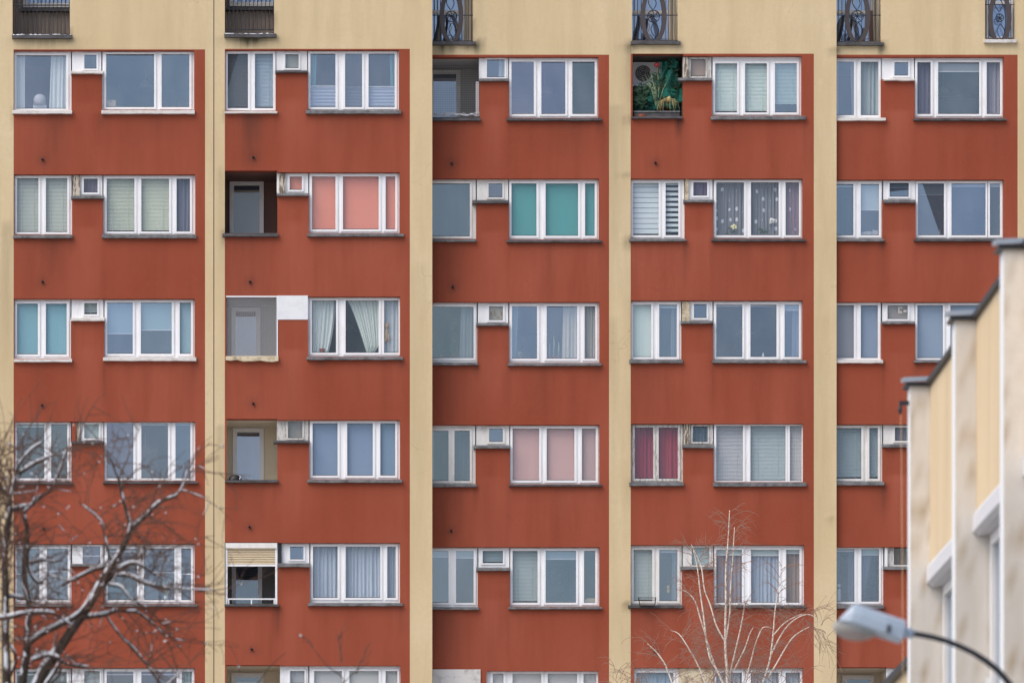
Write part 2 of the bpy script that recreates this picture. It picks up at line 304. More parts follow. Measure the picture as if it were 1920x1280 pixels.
FL[2, 0] = dict(top=107, bl=221, G=(810.5, 899, 107, 221, 'mesh'), sL=('d', 810.5, 901, 221, 226), mb=148, m=(913, 946, 112, 144, 'kr2:220,224,224'), sM=('g', 898, 954, 148, 152),
                R=(954, 1122, [(959, 1001, 'c'), (1015, 1060, 'c'), (1073, 1115, 'c')], 116, 213), br=221, sR=('d', 950, 1128, 222, 226))
FL[2, 1] = dict(top=335, bl=448, L=(806, 893, [(808, 881, 'd2')], 344, 442), sL=('g', 810.5, 893, 449, 453), mb=377, m=(916, 942, 344, 369, 'c'), sM=('d', 886, 954, 376, 381), aged=True,
                R=(954, 1123, [(959, 1006, 'r:84,158,156'), (1023, 1084, 'r:84,158,156'), (1097, 1115, 'r:84,158,156')], 344, 441), br=449, sR=('d', 950, 1128, 450, 454))
FL[2, 2] = dict(top=566, bl=680, L=(806, 895, [(809, 888, 'kr2:150,158,166')], 575, 670), sL=('g', 810.5, 896, 680, 684), mb=606, m=(917, 943, 574, 599, 'r:196,190,176'), sM=('g', 894, 954, 606, 610),
                R=(954, 1124, [(960, 1007, 'kl:150,168,182'), (1025, 1082, 'kr3:214,206,190'), (1096, 1116, 'k:180,180,176')], 574, 671), br=680, sR=('g', 952, 1128, 681, 685))
FL[2, 3] = dict(top=796, bl=908, L=(806, 892, [(808, 841, 'c'), (852, 881, 'd2')], 807, 900), sL=('g', 810.5, 894, 908, 912), mb=836, m=(917, 943, 803, 827, 'c'), sM=('g', 888, 957, 835, 840), aged=True,
                R=(956, 1124, [(961, 1011, 'r:206,166,160'), (1025, 1077, 'r:206,166,160'), (1091, 1117, 'r:190,162,160')], 803, 899), br=907, sR=('d', 954, 1129, 908, 911))
FL[2, 4] = dict(top=1025, bl=1138, L=(806, 896, [(808, 841, 'r:176,188,196:.14'), (855, 888, 'r:176,188,196:.16')], 1032, 1128), sL=('g', 810.5, 898, 1138, 1142), mb=1065, m=(905, 943, 1032, 1054, 'v:160,178,180'), sM=('g', 894, 956, 1064, 1069),
                R=(956, 1124, [(961, 1008, 'v:172,186,186'), (1023, 1080, 'r:164,176,190:.18'), (1095, 1116, 'c')], 1032, 1128), br=1136, sR=('g', 953, 1129, 1137, 1141))
FL[2, 5] = dict(top=1257, bl=1360, panel=(811, 901, 1254, 1372), mb=1256, nomid=True,
                R=(912, 1122, [(924, 944, 'r:214,210,208'), (961, 1015, 'r:214,210,208'), (1027, 1082, 'r:210,208,204'), (1094, 1118, 'r:206,204,202')], 1262, 1356), br=1364, sR=('g', 908, 1128, 1365, 1369))
FL[3, 0] = dict(top=105, bl=219, G=(1186, 1281, 101, 219, 'jungle'), sL=('d', 1184, 1280, 219, 222), mb=147, m=(1295, 1323, 111, 142, 'r:176,152,134'), wood=True, sM=('g', 1272, 1336, 147, 151), ex=[('rotten_wood', 1282, 1291, 107, 147)],
                R=(1335, 1503, [(1341, 1382, 'v:222,240,234'), (1397, 1438, 'v:222,240,234'), (1453, 1494, 'v:222,240,234:.86')], 119, 210), br=217, sR=('g', 1333, 1511, 218, 224))
FL[3, 1] = dict(top=335, bl=448, L=(1183, 1284, [(1187, 1235, 'z:.1'), (1248, 1272, 'z:.45')], 343, 440), sL=('g', 1180, 1287, 448, 452), mb=376, m=(1300, 1326, 342, 366, 'k:132,112,134'), sM=('g', 1282, 1339, 375, 379), ex=[('cream_sill', 1284.5, 1291, 336, 376)],
                R=(1337, 1505, [(1343, 1395, 'l'), (1408, 1460, 'l'), (1473, 1498, 'l+k:150,124,140')], 342, 440), br=447, sR=('d', 1334, 1511, 448, 452))
FL[3, 2] = dict(top=563, bl=674, L=(1183, 1278, [(1187, 1221, 'r:206,224,220'), (1236, 1269, 'r:206,220,220:.08+kr2:128,138,150')], 571, 668), sL=('g', 1180, 1280, 674, 680), mb=603, m=(1301, 1325, 570, 595, 'c'), sM=('g', 1277, 1338, 602, 606), ex=[('cream_sill', 1279, 1293, 565, 603)],
                R=(1337, 1505, [(1343, 1392, 'r:196,206,214:.05'), (1407, 1456, 'r:196,206,214:.05'), (1471, 1498, 'r:196,206,214:.13+kr3:150,154,170')], 571, 668), br=675, sR=('g', 1336, 1512, 675, 680))
FL[3, 3] = dict(top=794, bl=904, L=(1183, 1281, [(1190, 1225, 'k:150,40,66'), (1235, 1271, 'k:160,38,64')], 801, 896), woodL=True, sL=('g', 1180, 1282, 904, 910), mb=834, m=(1299, 1327, 799, 827, 'k:96,116,128'), wood=True, sM=('g', 1280, 1339, 833, 839), ex=[('rotten_wood', 1282, 1293, 795, 834)],
                R=(1338, 1506, [(1343, 1393, 'v:206,208,212'), (1407, 1473, 'v:188,202,204'), (1481, 1503, 'v:222,222,222')], 798, 900), br=903, sR=('g', 1337, 1512, 904, 911))
FL[3, 4] = dict(top=1021, bl=1134, L=(1182, 1279, [(1188, 1223, 'v:186,198,194'), (1236, 1270, 'r:186,206,206:.07+kr2:140,150,158')], 1030, 1125), sL=('d', 1178, 1281, 1134, 1139), mb=1062, m=(1297, 1330, 1026, 1058, 'r:176,198,200'), aged=True, sM=('g', 1277, 1338, 1062, 1067),
                R=(1338, 1508, [(1343, 1391, 'r:200,214,214:.12+k:150,146,158'), (1408, 1460, 'r:200,214,214:.13+k:170,182,198'), (1474, 1499, 'r:200,214,214:.09+k:158,140,132')], 1030, 1128), br=1135, sR=('d', 1338, 1511, 1135, 1139))
FL[3, 5] = dict(top=1251, bl=1364, L=(1189, 1272, [(1193, 1262, 'k:170,190,206')], 1260, 1356), sL=('g', 1186, 1274, 1364, 1369), mb=1292, nomid=True, ex=[('cream_sill', 1272.5, 1338, 1252, 1292)],
                R=(1338, 1506, [(1343, 1391, 'k:190,196,204'), (1408, 1460, 'k:190,196,204'), (1473, 1500, 'k:190,196,204')], 1260, 1356), br=1364, sR=('g', 1336, 1512, 1364, 1369))
FL[4, 0] = dict(top=107, bl=221, L=(1562, 1652, [(1566, 1601, 'kl2:170,184,190+kr:190,196,200'), (1614, 1647, 'k:164,178,182')], 116, 215), sL=('w', 1568.5, 1661, 221, 226), mb=149, m=(1677, 1703, 117, 141, 'kr:180,180,176'), sM=('w', 1657, 1715, 148, 151),
                R=(1715, 1882, [(1720, 1745, 'k:118,116,134'), (1759, 1836, 'r:164,158,164:.2'), (1850, 1875, 'k:156,154,166')], 117, 213), br=221, sR=('d', 1713, 1887, 222, 226))
FL[4, 1] = dict(top=337, bl=448, L=(1562, 1655, [(1566, 1600, 'r:176,196,210:.07'), (1614, 1648, 'r:196,212,214:.52')], 345, 440), sL=('g', 1568.5, 1658, 448, 452), mb=376, m=(1668, 1704, 343, 368, 'r:150,170,172:.4+d'), sM=('g', 1657, 1717, 375, 380),
                R=(1717, 1882, [(1721, 1770, 'r:170,190,190:.24+d'), (1784, 1848, 'r:196,206,214:.08'), (1856, 1875, 'r:196,206,214:.08')], 344, 440), br=448, sR=('d', 1714, 1887, 448, 452))
FL[4, 2] = dict(top=566, bl=674, L=(1562, 1653, [(1566, 1601, 'r:146,148,154'), (1614, 1646, 'r:134,150,172')], 572, 670), sL=('w', 1568.5, 1656, 674, 680), mb=605, m=(1664, 1702, 572, 597, 'r:170,164,160'), sM=('g', 1654, 1716, 603, 607),
                R=(1716, 1880, [(1720, 1768, 'r:142,160,182'), (1782, 1840, 'r:142,160,182'), (1855, 1875, 'r:142,160,182')], 572, 670), br=675, sR=('g', 1714, 1886, 675, 679))
FL[4, 3] = dict(top=795, bl=903, L=(1562, 1655, [(1566, 1615, 'v:168,186,190'), (1630, 1646, 'v:150,168,176')], 802, 896), sL=('g', 1568.5, 1658, 903, 909), mb=834, m=(1678, 1703, 801, 825, 'k:130,124,130'), aged=True, sM=('g', 1655, 1717, 833, 838),
                R=(1717, 1880, [(1720, 1768, 'c'), (1782, 1840, 'c'), (1855, 1875, 'c')], 802, 898), br=905, sR=('g', 1714, 1886, 905, 909))
FL[4, 4] = dict(top=1025, bl=1134, L=(1562, 1657, [(1566, 1602, 'r:180,198,204:.06+kl:110,120,132+kr2:116,124,146'), (1615, 1648, 'r:180,206,196:.13+kl3:110,120,140')], 1029, 1126), sL=('g', 1568.5, 1658, 1134, 1140), mb=1063, m=(1676, 1704, 1026, 1057, 'k:136,118,108'), wood=True, sM=('g', 1657, 1717, 1062, 1067), ex=[('white_pvc', 1659, 1664, 1026, 1062)],
                R=(1717, 1880, [(1720, 1768, 'c'), (1782, 1840, 'c'), (1855, 1875, 'c')], 1030, 1128), br=1135, sR=('g', 1714, 1886, 1135, 1139))
FL[4, 5] = dict(top=1251, bl=1364, G=(1569, 1662, 1250, 1364, 'grey'), sL=('d', 1568.5, 1664, 1364, 1368), mb=1292, m=(1676, 1702, 1258, 1282, 'r:170,176,182'), sM=('g', 1663, 1717, 1292, 1296),
                R=(1717, 1880, [(1720, 1768, 'c'), (1782, 1840, 'c'), (1855, 1875, 'c')], 1260, 1358), br=1364, sR=('g', 1714, 1886, 1364, 1369))

# weather stains on the stucco: (x, y, half width, length, strength)
DRIPS = [(100, 214, 34, 130, .42), (185, 214, 12, 60, .3), (470, 214, 26, 130, .55), (455, 445, 45, 150, .3), (850, 228, 40, 120, .35), (845, 455, 36, 130, .3), (840, 686, 40, 140, .25), (838, 914, 36, 120, .3), (835, 1144, 36, 120, .32),
         (1273, 224, 6, 36, 1.0), (603, 446, 5, 12, .8), (603, 676, 6, 18, .8), (1655, 452, 4, 16, .9), (1656, 456, 9, 120, .3), (1722, 682, 6, 16, .6), (1306, 460, 60, 120, .15), (520, 1140, 9, 60, .5), (1490, 460, 6, 110, .3), (1482, 470, 3, 90, .4),
         (1210, 690, 40, 100, .18), (470, 908, 40, 100, .2), (90, 450, 45, 120, .2), (285, 216, 80, 60, .18), (660, 216, 80, 60, .15), (1040, 230, 80, 70, .15), (1130, 240, 5, 90, .35)]
CREAMD = [(80, 73, 55, 26, .55), (468, 71, 48, 24, .85), (470, 71, 20, 22, .6), (828, 86, 12, 22, 1.0), (845, 86, 6, 20, .9), (897, 80, 9, 28, 1.1), (880, 86, 8, 16, .7), (1180, 78, 7, 150, .75), (1182, 84, 22, 16, .4), (1275, 80, 4, 26, .7), (1178, 222, 12, 18, .5), (1180, 445, 8, 30, .7), (1176, 330, 16, 6, .6),
          (1175, 455, 12, 12, .4), (1178, 560, 5, 140, .3), (1178, 900, 5, 60, .5), (1176, 1130, 8, 20, .7), (1655, 80, 6, 30, .9), (1650, 90, 5, 18, .6), (1565, 95, 12, 8, .8), (1560, 975, 10, 6, .5), (130, 60, 6, 22, .6), (514, 30, 6, 36, .6), (24, 205, 6, 40, .4), (421, 435, 7, 30, .6), (424, 210, 8, 26, .4), (12, 420, 12, 300, .3), (415, 320, 9, 220, .3), (416, 800, 9, 260, .3), (885, 40, 5, 40, .6),
          (1148, 600, 10, 500, .2), (1150, 200, 22, 260, .2), (790, 500, 16, 600, .12), (1545, 600, 18, 600, .1)]
VENTS = [(80, 300), (475, 296), (847, 307), (1229, 306), (80, 529), (469, 529), (849, 538), (79, 760), (475, 757), (82, 991), (468, 988), (846, 995), (472, 1217), (1229, 1221)]
def stain_of(lst, vents=()):
    def s(x, y):
        t = 0.0
        for cx, y0, w, l, k in lst:
            if abs(x - cx) < w * 2.2 and y0 - 6 < y < y0 + l * 1.3:
                u = (x - cx) / w; d = (y - y0) / l
                t += k * math.exp(-u * u * 1.2) * (max(0, 1 - d) ** 0.7 if d > 0 else 0.6)
        for vx, vy in vents:
            r = math.hypot(x - vx, y - vy) / 11
            if r < 3: t += 0.4 * math.exp(-r * r)
        return min(t, 1.2)
    return s
for d_ in FL.values():
    if 'panel' not in d_:
        l_ = (d_.get('L') or d_['G'])[1]; r_ = d_['R'][0]; DRIPS.append(((l_ + r_) / 2, d_['mb'] + 60, (r_ - l_) * .42, R.uniform(130, 170), -R.uniform(.2, .55)))
    for key in ('sL', 'sR', 'sM'):
        if key in d_:
            k_, xa_, xb_, ya_, yb_ = d_[key]
            for ex_ in (xa_ + 2, xb_ - 3):
                if R.random() < .75: DRIPS.append((ex_ + R.uniform(-3, 3), yb_, R.uniform(2.5, 7), R.uniform(25, 120), R.uniform(.12, .4)))
            for _ in range(2 if key != 'sM' else 0):
                if R.random() < .6: DRIPS.append((R.uniform(xa_, xb_), yb_, R.uniform(4, 22), R.uniform(30, 110), R.uniform(.08, .22)))
red_stain = stain_of(DRIPS, VENTS); cream_stain = stain_of(CREAMD)

# ---- window furniture
def col_mat(prefix, rgb, rough=0.9):
    n = prefix + '_' + '_'.join(str(int(c)) for c in rgb)
    return n if n in MATS else (plain(n, lin(rgb), rough, 0.05, 3, 0.2) and n)
def curtain(name, x0, x1, y0, y1, Y, rgb, parent, folds=6, pinch=None, sheer_a=None):
    """hanging cloth with folds; pinch(t)->(x0,x1) lets it gather towards one side"""
    n = max(14, folds * 6); rows = 7; v = []; f = []; ph = R.uniform(0, 6)
    am = [R.uniform(0.4, 1.2) for _ in range(n + 1)]
    for j in range(rows + 1):
        t = j / rows; a, b = pinch(t) if pinch else (x0, x1)
        for i in range(n + 1):
            u = i / n; dy = 0.022 * am[i] * math.sin(u * folds * 6.283 + ph + 0.35 * math.sin(3 * t + i * .3)) + 0.012 * math.sin(u * folds * 2.7 + ph)
            p = W(a + (b - a) * u, y0 + (y1 - y0) * t, Y); v.append((p[0], Y + dy, p[2]))
    for j in range(rows):
        for i in range(n):
            q = j * (n + 1) + i; f.append((q, q + 1, q + n + 2, q + n + 1))
    if sheer_a is None: m = col_mat('cloth', rgb)
    else: m = sheer_a
    return mk(name, v, f, m, parent, True)
def furnish(win, x0, x1, y0, y1, Yg, fill):
    H = y1 - y0; Wd = x1 - x0
    for c in fill.split('+'):
        p = c.split(':'); k = p[0]; rgb = tuple(int(q) for q in p[1].split(',')) if len(p) > 1 and ',' in p[1] else None
        fr = float(p[2]) if len(p) > 2 else 1.0
        if k == 'r':
            b = MB(); e = y0 - 2 + (H + 3) * fr if fr < 1 else y1 + 2
            Y = Yg + 0.035; n = 5; v = []
            sag = [R.uniform(-.003, .003) for _ in range(n + 1)]
            for i in range(n + 1):
                for yy in (y0 - 3, e):
                    q = W(x0 - 2 + (Wd + 4) * i / n, yy, Y); v.append((q[0], Y + sag[i], q[2]))
            o = mk('roller_blind', v, [(2 * i, 2 * i + 1, 2 * i + 3, 2 * i + 2) for i in range(n)], col_mat('blind', rgb), win)
            if fr < 1 and fr > 0.02:
                MB().pxbox(x0 - 1, e - 1.2, x1 + 1, e + 0.6, Y - 0.012, Y - 0.004).build('blind_rail', 'white_plastic', win)
        elif k == 'v':
            b = MB(); Y = Yg + 0.05; n = max(3, int(H * fr / 2.55)); tilt = R.uniform(0.35, 0.8)
            for i in range(n):
                ya = y0 + 1 + 2.55 * i; a = W(x0 - 1, ya, Y); d = W(x1 + 1, ya, Y); h = 0.0305
                s_, c_ = math.sin(tilt) * 0.012, h * 0.5
                b.quad((a[0], Y - s_, a[2] - c_), (d[0], Y - s_, d[2] - c_ + R.uniform(-.001, .001)), (d[0], Y + s_, d[2] + c_ * 0.82), (a[0], Y + s_, a[2] + c_ * 0.82))
            for q in ((0.22, 0.78) if Wd > 28 else (0.5,)):
                b.pxbox(x0 + Wd * q - .35, y0, x0 + Wd * q + .35, y0 + H * fr, Y - 0.016, Y - 0.013)
            b.build('venetian_blind', col_mat('slat', rgb, 0.5), win)
        elif k == 'z':
            b = MB(); Y = Yg + 0.04; n = 10; gap = float(p[1])
            for i in range(n):
                ya = y0 - 1 + H * i / n; b.pxbox(x0 - 1, ya, x1 + 1, ya + H / n * (1 - gap), Y + 0.004 * (i % 2), Y + 0.002 + 0.004 * (i % 2))
            b.build('striped_blind', col_mat('blind', (214, 226, 230)), win)
        elif k == 'd':
            MB().quad(*[W(a, c2, Yg - 0.012) for a, c2 in ((x0 - 1, y1 + 1), (x1 + 1, y1 + 1), (x1 + 1, y0 - 1), (x0 - 1, y0 - 1))]).build('insect_screen', 'insect_screen', win)
        elif k == 'd2':
            curtain('curtain', x0, x1, y0 - 2, y1 + 2, Yg + 0.18, (74, 82, 92), win, 3)
        elif k == 'k':
            slim = 'slim' in fill
            curtain('curtain', x0, x1, y0 - 2, y1 + 2, Yg + 0.09, rgb, win, max(3, int(Wd / 7)), (lambda t: (x0 - 1, x1 - 1 - (0.3 * Wd) * t * t)) if slim else None)
        elif k == 'tie':
            curtain('curtain', x0, x1, y0 - 2, y1 + 2, Yg + 0.09, rgb, win, 9, lambda t: (x0 + 2 + 0.60 * Wd * t ** 0.8, x1 + 1 - 0.16 * Wd * (t > .9) * t))
        elif k in ('kl', 'kl2', 'kl3'):
            w = {'kl': .26, 'kl2': .17, 'kl3': .62}[k]; e = {'kl': .16, 'kl2': .17, 'kl3': .1}[k]
            curtain('curtain', x0, x1, y0 - 2, y1 + 2, Yg + 0.09, rgb, win, 3, lambda t: (x0 - 1, x0 + Wd * (w + (e - w) * t)))
        elif k in ('kr', 'kr2', 'kr3'):
            w = {'kr': .2, 'kr2': .3, 'kr3': .46}[k]; e = {'kr': .12, 'kr2': .34, 'kr3': .5}[k]
            curtain('curtain', x0, x1, y0 - 2, y1 + 2, Yg + 0.09, rgb, win, 4, lambda t: (x1 - Wd * (w + (e - w) * t), x1 + 1))
        elif k == 'l':
            sheer('lace_cloth', lin((206, 210, 220)), 0.34, True)
            curtain('lace_curtain', x0, x1, y0 - 2, y1 + 2, Yg + 0.09, None, win, 8, None, 'lace_cloth')
        elif k == 'p':
            e = y0 + H * float(p[1]); b = MB(); Y = Yg + 0.03; n = 12
            for i in range(n):
                ya, yb = e + (y1 - e) * i / n, e + (y1 - e) * (i + 1) / n; o1, o2 = (0, 0.02) if i % 2 else (0.02, 0)
                a, c1, d, g = W(x0 - 1, yb, Y), W(x1 + 1, yb, Y), W(x1 + 1, ya, Y), W(x0 - 1, ya, Y)
                b.quad((a[0], Y + o2, a[2]), (c1[0], Y + o2, c1[2]), (d[0], Y + o1, d[2]), (g[0], Y + o1, g[2]))
            b.build('pleated_blind', col_mat('blind', (176, 186, 208)), win)
            MB().pxbox(x0, e - 1.6, x1, e, Y - 0.01, Y).build('blind_rail', 'white_plastic', win)
        elif k == 'b':
            e = y0 + H * float(p[1]); MB().pxbox(x0, e - .8, x1, e + .8, Yg - 0.006, Yg + 0.02).build('glazing_bar', 'white_pvc', win)
def slab(name, x0, y0, x1, y1, holes, Y, th, mat, parent):
    return sheet(name, (x0, y0, x1, y1), holes, Y, mat, parent, th, step=400)
SILL = {'w': 'white_sill', 'g': 'grey_sill', 'd': 'dark_sill', 'c': 'cream_sill'}
def make_sill(s, Ys, parent):
    kind, x0, x1, y0, y1 = s; b = MB(); n = max(4, int((x1 - x0) / 10)); Ya, Yb = Ys - 0.075, Ys + 0.13
    v = []; f = []
    for i in range(n + 1):                                   # a folded, slightly buckled strip with a front lip
        px = x0 + (x1 - x0) * i / n; w1 = R.uniform(-.5, .5); w2 = R.uniform(-.35, .35)
        bx = 0.004 if kind == 'c' else 0
        a = W(px, y0 + 0.6 + w1, Ya); d = W(px, y1 + w2 + (R.uniform(-2, 2) if kind == 'c' else 0), Ya); e = W(px, y0 - 0.8, Yb)
        v += [(a[0], Yb, e[2] + 0.004), (a[0], Ya, a[2]), (a[0], Ya, d[2]), (a[0], Yb, d[2] - 0.004)]
    for i in range(n):
        for k in range(4): f.append((4 * i + k, 4 * i + (k + 1) % 4, 4 * i + 4 + (k + 1) % 4, 4 * i + 4 + k))
    f += [(3, 2, 1, 0), tuple(4 * n + k for k in range(4))]
    return mk('sill', v, f, SILL[kind], parent)
GL = ['glass_a', 'glass_b', 'glass_c', 'glass_d', 'glass_e', 'glass_f']
def make_window(Ys, x0, x1, y0, y1, panes, gy0, gy1, sill, mat='white_pvc', gl=None, sash=4.2, label=None):
    Yf = Ys + 0.11; gl = gl or R.choice(GL)
    ph = [(a[0] - 1.0, a[2] if len(a) > 3 else gy0 - 1, a[1] + 1.0, a[3] if len(a) > 4 else gy1 + 1) for a in panes]
    if any('d2' in a[2] for a in panes): gl = 'glass_d'
    hol = [(a[0] - 1.5, gy0 - 1.5, a[1] + 1.5, gy1 + 1.5) for a in panes]
    win = slab('window', x0 - 1, y0 - 2.2, x1 + 1, y1 + 1.5, hol, Yf, 0.07, mat, block)
    if label: win['label'] = label
    for a in panes:
        g0, g1 = a[0], a[1]
        s = sash * R.uniform(0.9, 1.1)
        MB().ring(g0 - s, gy0 - s, g1 + s, gy1 + s + 1, s, Yf - 0.02, Yf - 0.001).build('sash', mat, win)
        MB().ring(g0 - .9, gy0 - .9, g1 + .9, gy1 + .9, .9, Yf + 0.004, Yf + 0.03).build('gasket', 'dark_metal', win)
        t1, t2 = R.uniform(-.03, .03), R.uniform(-.03, .03)
        q = [W(px, py, Yf + 0.02) for px, py in ((g0 - 1, gy1 + 1), (g1 + 1, gy1 + 1), (g1 + 1, gy0 - 1), (g0 - 1, gy0 - 1))]
        q = [(p[0], p[1] + t1 * (i in (1, 2)) * .4 + t2 * (i in (2, 3)) * .4, p[2]) for i, p in enumerate(q)]
        full = any(c_.split(':')[0] in ('r', 'v', 'z', 'k', 'l', 'tie') and c_.count(':') < 2 for c_ in a[2].split('+'))   # same glass, sky reflection cut so the blind behind reads brighter
        MB().quad(*q).build('pane', 'glass_r' if full else R.choice(GL) if R.random() < .3 and gl != 'glass_d' else gl, win)
        fl_ = a[2] if not (a[2] == 'c' and R.random() < .3) else R.choice(['kl2:176,184,190', 'kr:170,178,188', 'kr2:150,158,170', 'kl:186,192,194'])
        furnish(win, g0, g1, gy0, gy1, Yf + 0.035, fl_)
    if sill:
        make_sill(sill, Ys, win)
        for i in range(len(panes) + 1):                      # drainage caps along the bottom rail
            px = x0 + 5 + (x1 - x0 - 10) * (i + R.uniform(-.1, .1)) / len(panes)
            if R.random() < 0.7: MB().pxbox(px - 1.1, gy1 + 4.6, px + 1.1, gy1 + 5.8, Yf - 0.026, Yf - 0.02).build('drain_cap', 'aged_pvc', win)
    return win
def make_room(Ys, x0, x1, y0, y1, depth, mat):
    Y0, Y1 = Ys + 0.205, Ys + 0.2 + depth; a = W(x0, y1, Ys); c = W(x1, y0, Ys)
    xa, xb, za, zb = a[0], c[0], a[2], c[2]; b = MB()
    b.quad((xa, Y1, za), (xb, Y1, za), (xb, Y1, zb), (xa, Y1, zb)); b.quad((xa, Y0, za), (xa, Y1, za), (xa, Y1, zb), (xa, Y0, zb))
    b.quad((xb, Y1, za), (xb, Y0, za), (xb, Y0, zb), (xb, Y1, zb)); b.quad((xa, Y0, zb), (xa, Y1, zb), (xb, Y1, zb), (xb, Y0, zb)); b.quad((xa, Y0, za), (xb, Y0, za), (xb, Y1, za), (xa, Y1, za))
    rm = b.build('room', mat, block); w = xb - xa
    dx = xa + w * R.uniform(.15, .55); MB().box(dx, dx + .85, Y1 - .06, Y1 - .01, za, za + 2.05).build('inner_door', R.choice(['white_sill', 'plank_brown', 'room_warm']), rm)
    if depth > 2:
        fx = xa + w * R.uniform(.05, .3); MB().box(fx, fx + R.uniform(.5, .9), Y1 - .6, Y1 - .07, za, za + R.uniform(1.2, 2.1)).build('cupboard', R.choice(['plank_brown', 'cardboard', 'white_sill']), rm)
        px = xb - w * R.uniform(.15, .45); MB().box(px - .35, px + .35, Y1 - .03, Y1 - .005, za + 1.3, za + 1.8).build('picture', R.choice(['navy', 'sticker_paper', 'terracotta']), rm)
        lx = (xa + xb) / 2; MB().tube([(lx, Y0 + 1.6, zb), (lx, Y0 + 1.6, zb - .3)], .008, 5).tube([(lx, Y0 + 1.6, zb - .3), (lx, Y0 + 1.6, zb - .36), (lx, Y0 + 1.6, zb - .5)], [.05, .12, .2], 12).build('ceiling_lamp', 'sticker_paper', rm)
    return rm

def door_in(log, Yb, x0, y0, x1, y1, fill, mat='white_pvc', gl='glass_f'):
    """a balcony door on the loggia's back wall (photo pixels at depth Yb)"""
    MB().ring(x0, y0, x1, y1, 5, Yb - 0.05, Yb - 0.002).build('door_frame', mat, log)
    MB().ring(x0 + 5, y0 + 5, x1 - 5, y1 - 5, 3, Yb - 0.035, Yb - 0.006).build('door_leaf', mat, log)
    q = [W(px, py, Yb - 0.03) for px, py in ((x0 + 7, y1 - 7), (x1 - 7, y1 - 7), (x1 - 7, y0 + 7), (x0 + 7, y0 + 7))]
    MB().quad(*q).build('door_pane', gl, log)
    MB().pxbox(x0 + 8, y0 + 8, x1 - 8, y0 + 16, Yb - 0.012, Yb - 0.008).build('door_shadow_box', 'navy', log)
    MB().pxbox(x0 + 8, y0 + 17, x1 - 8, y1 - 8, Yb - 0.016, Yb - 0.008).build('door_blind', col_mat('blind', fill), log)
def make_loggia(Ys, G, depth=1.1, mat='loggia_beige', lower=70):
    x0, x1, y0, y1, kind = G
    Y0, Y1 = Ys + 0.2, Ys + 0.2 + depth; a = W(x0, y1 + lower, Ys); c = W(x1, y0, Ys); b = MB()
    xa, xb, za, zb = a[0], c[0], a[2], c[2]; zm = W(x0, y1, Ys)[2]
    b.quad((xa, Y1, za), (xb, Y1, za), (xb, Y1, zb), (xa, Y1, zb)); b.quad((xa, Y0, za), (xa, Y1, za), (xa, Y1, zb), (xa, Y0, zb))
    b.quad((xb, Y1, za), (xb, Y0, za), (xb, Y0, zb), (xb, Y1, zb)); b.quad((xa, Y0, zb), (xa, Y1, zb), (xb, Y1, zb), (xb, Y0, zb)); b.quad((xa, Y0, za), (xb, Y0, za), (xb, Y1, za), (xa, Y1, za))
    b.quad((xb, Y0, za), (xa, Y0, za), (xa, Y0, zm), (xb, Y0, zm))
    return b.build('loggia', mat, block), Y1

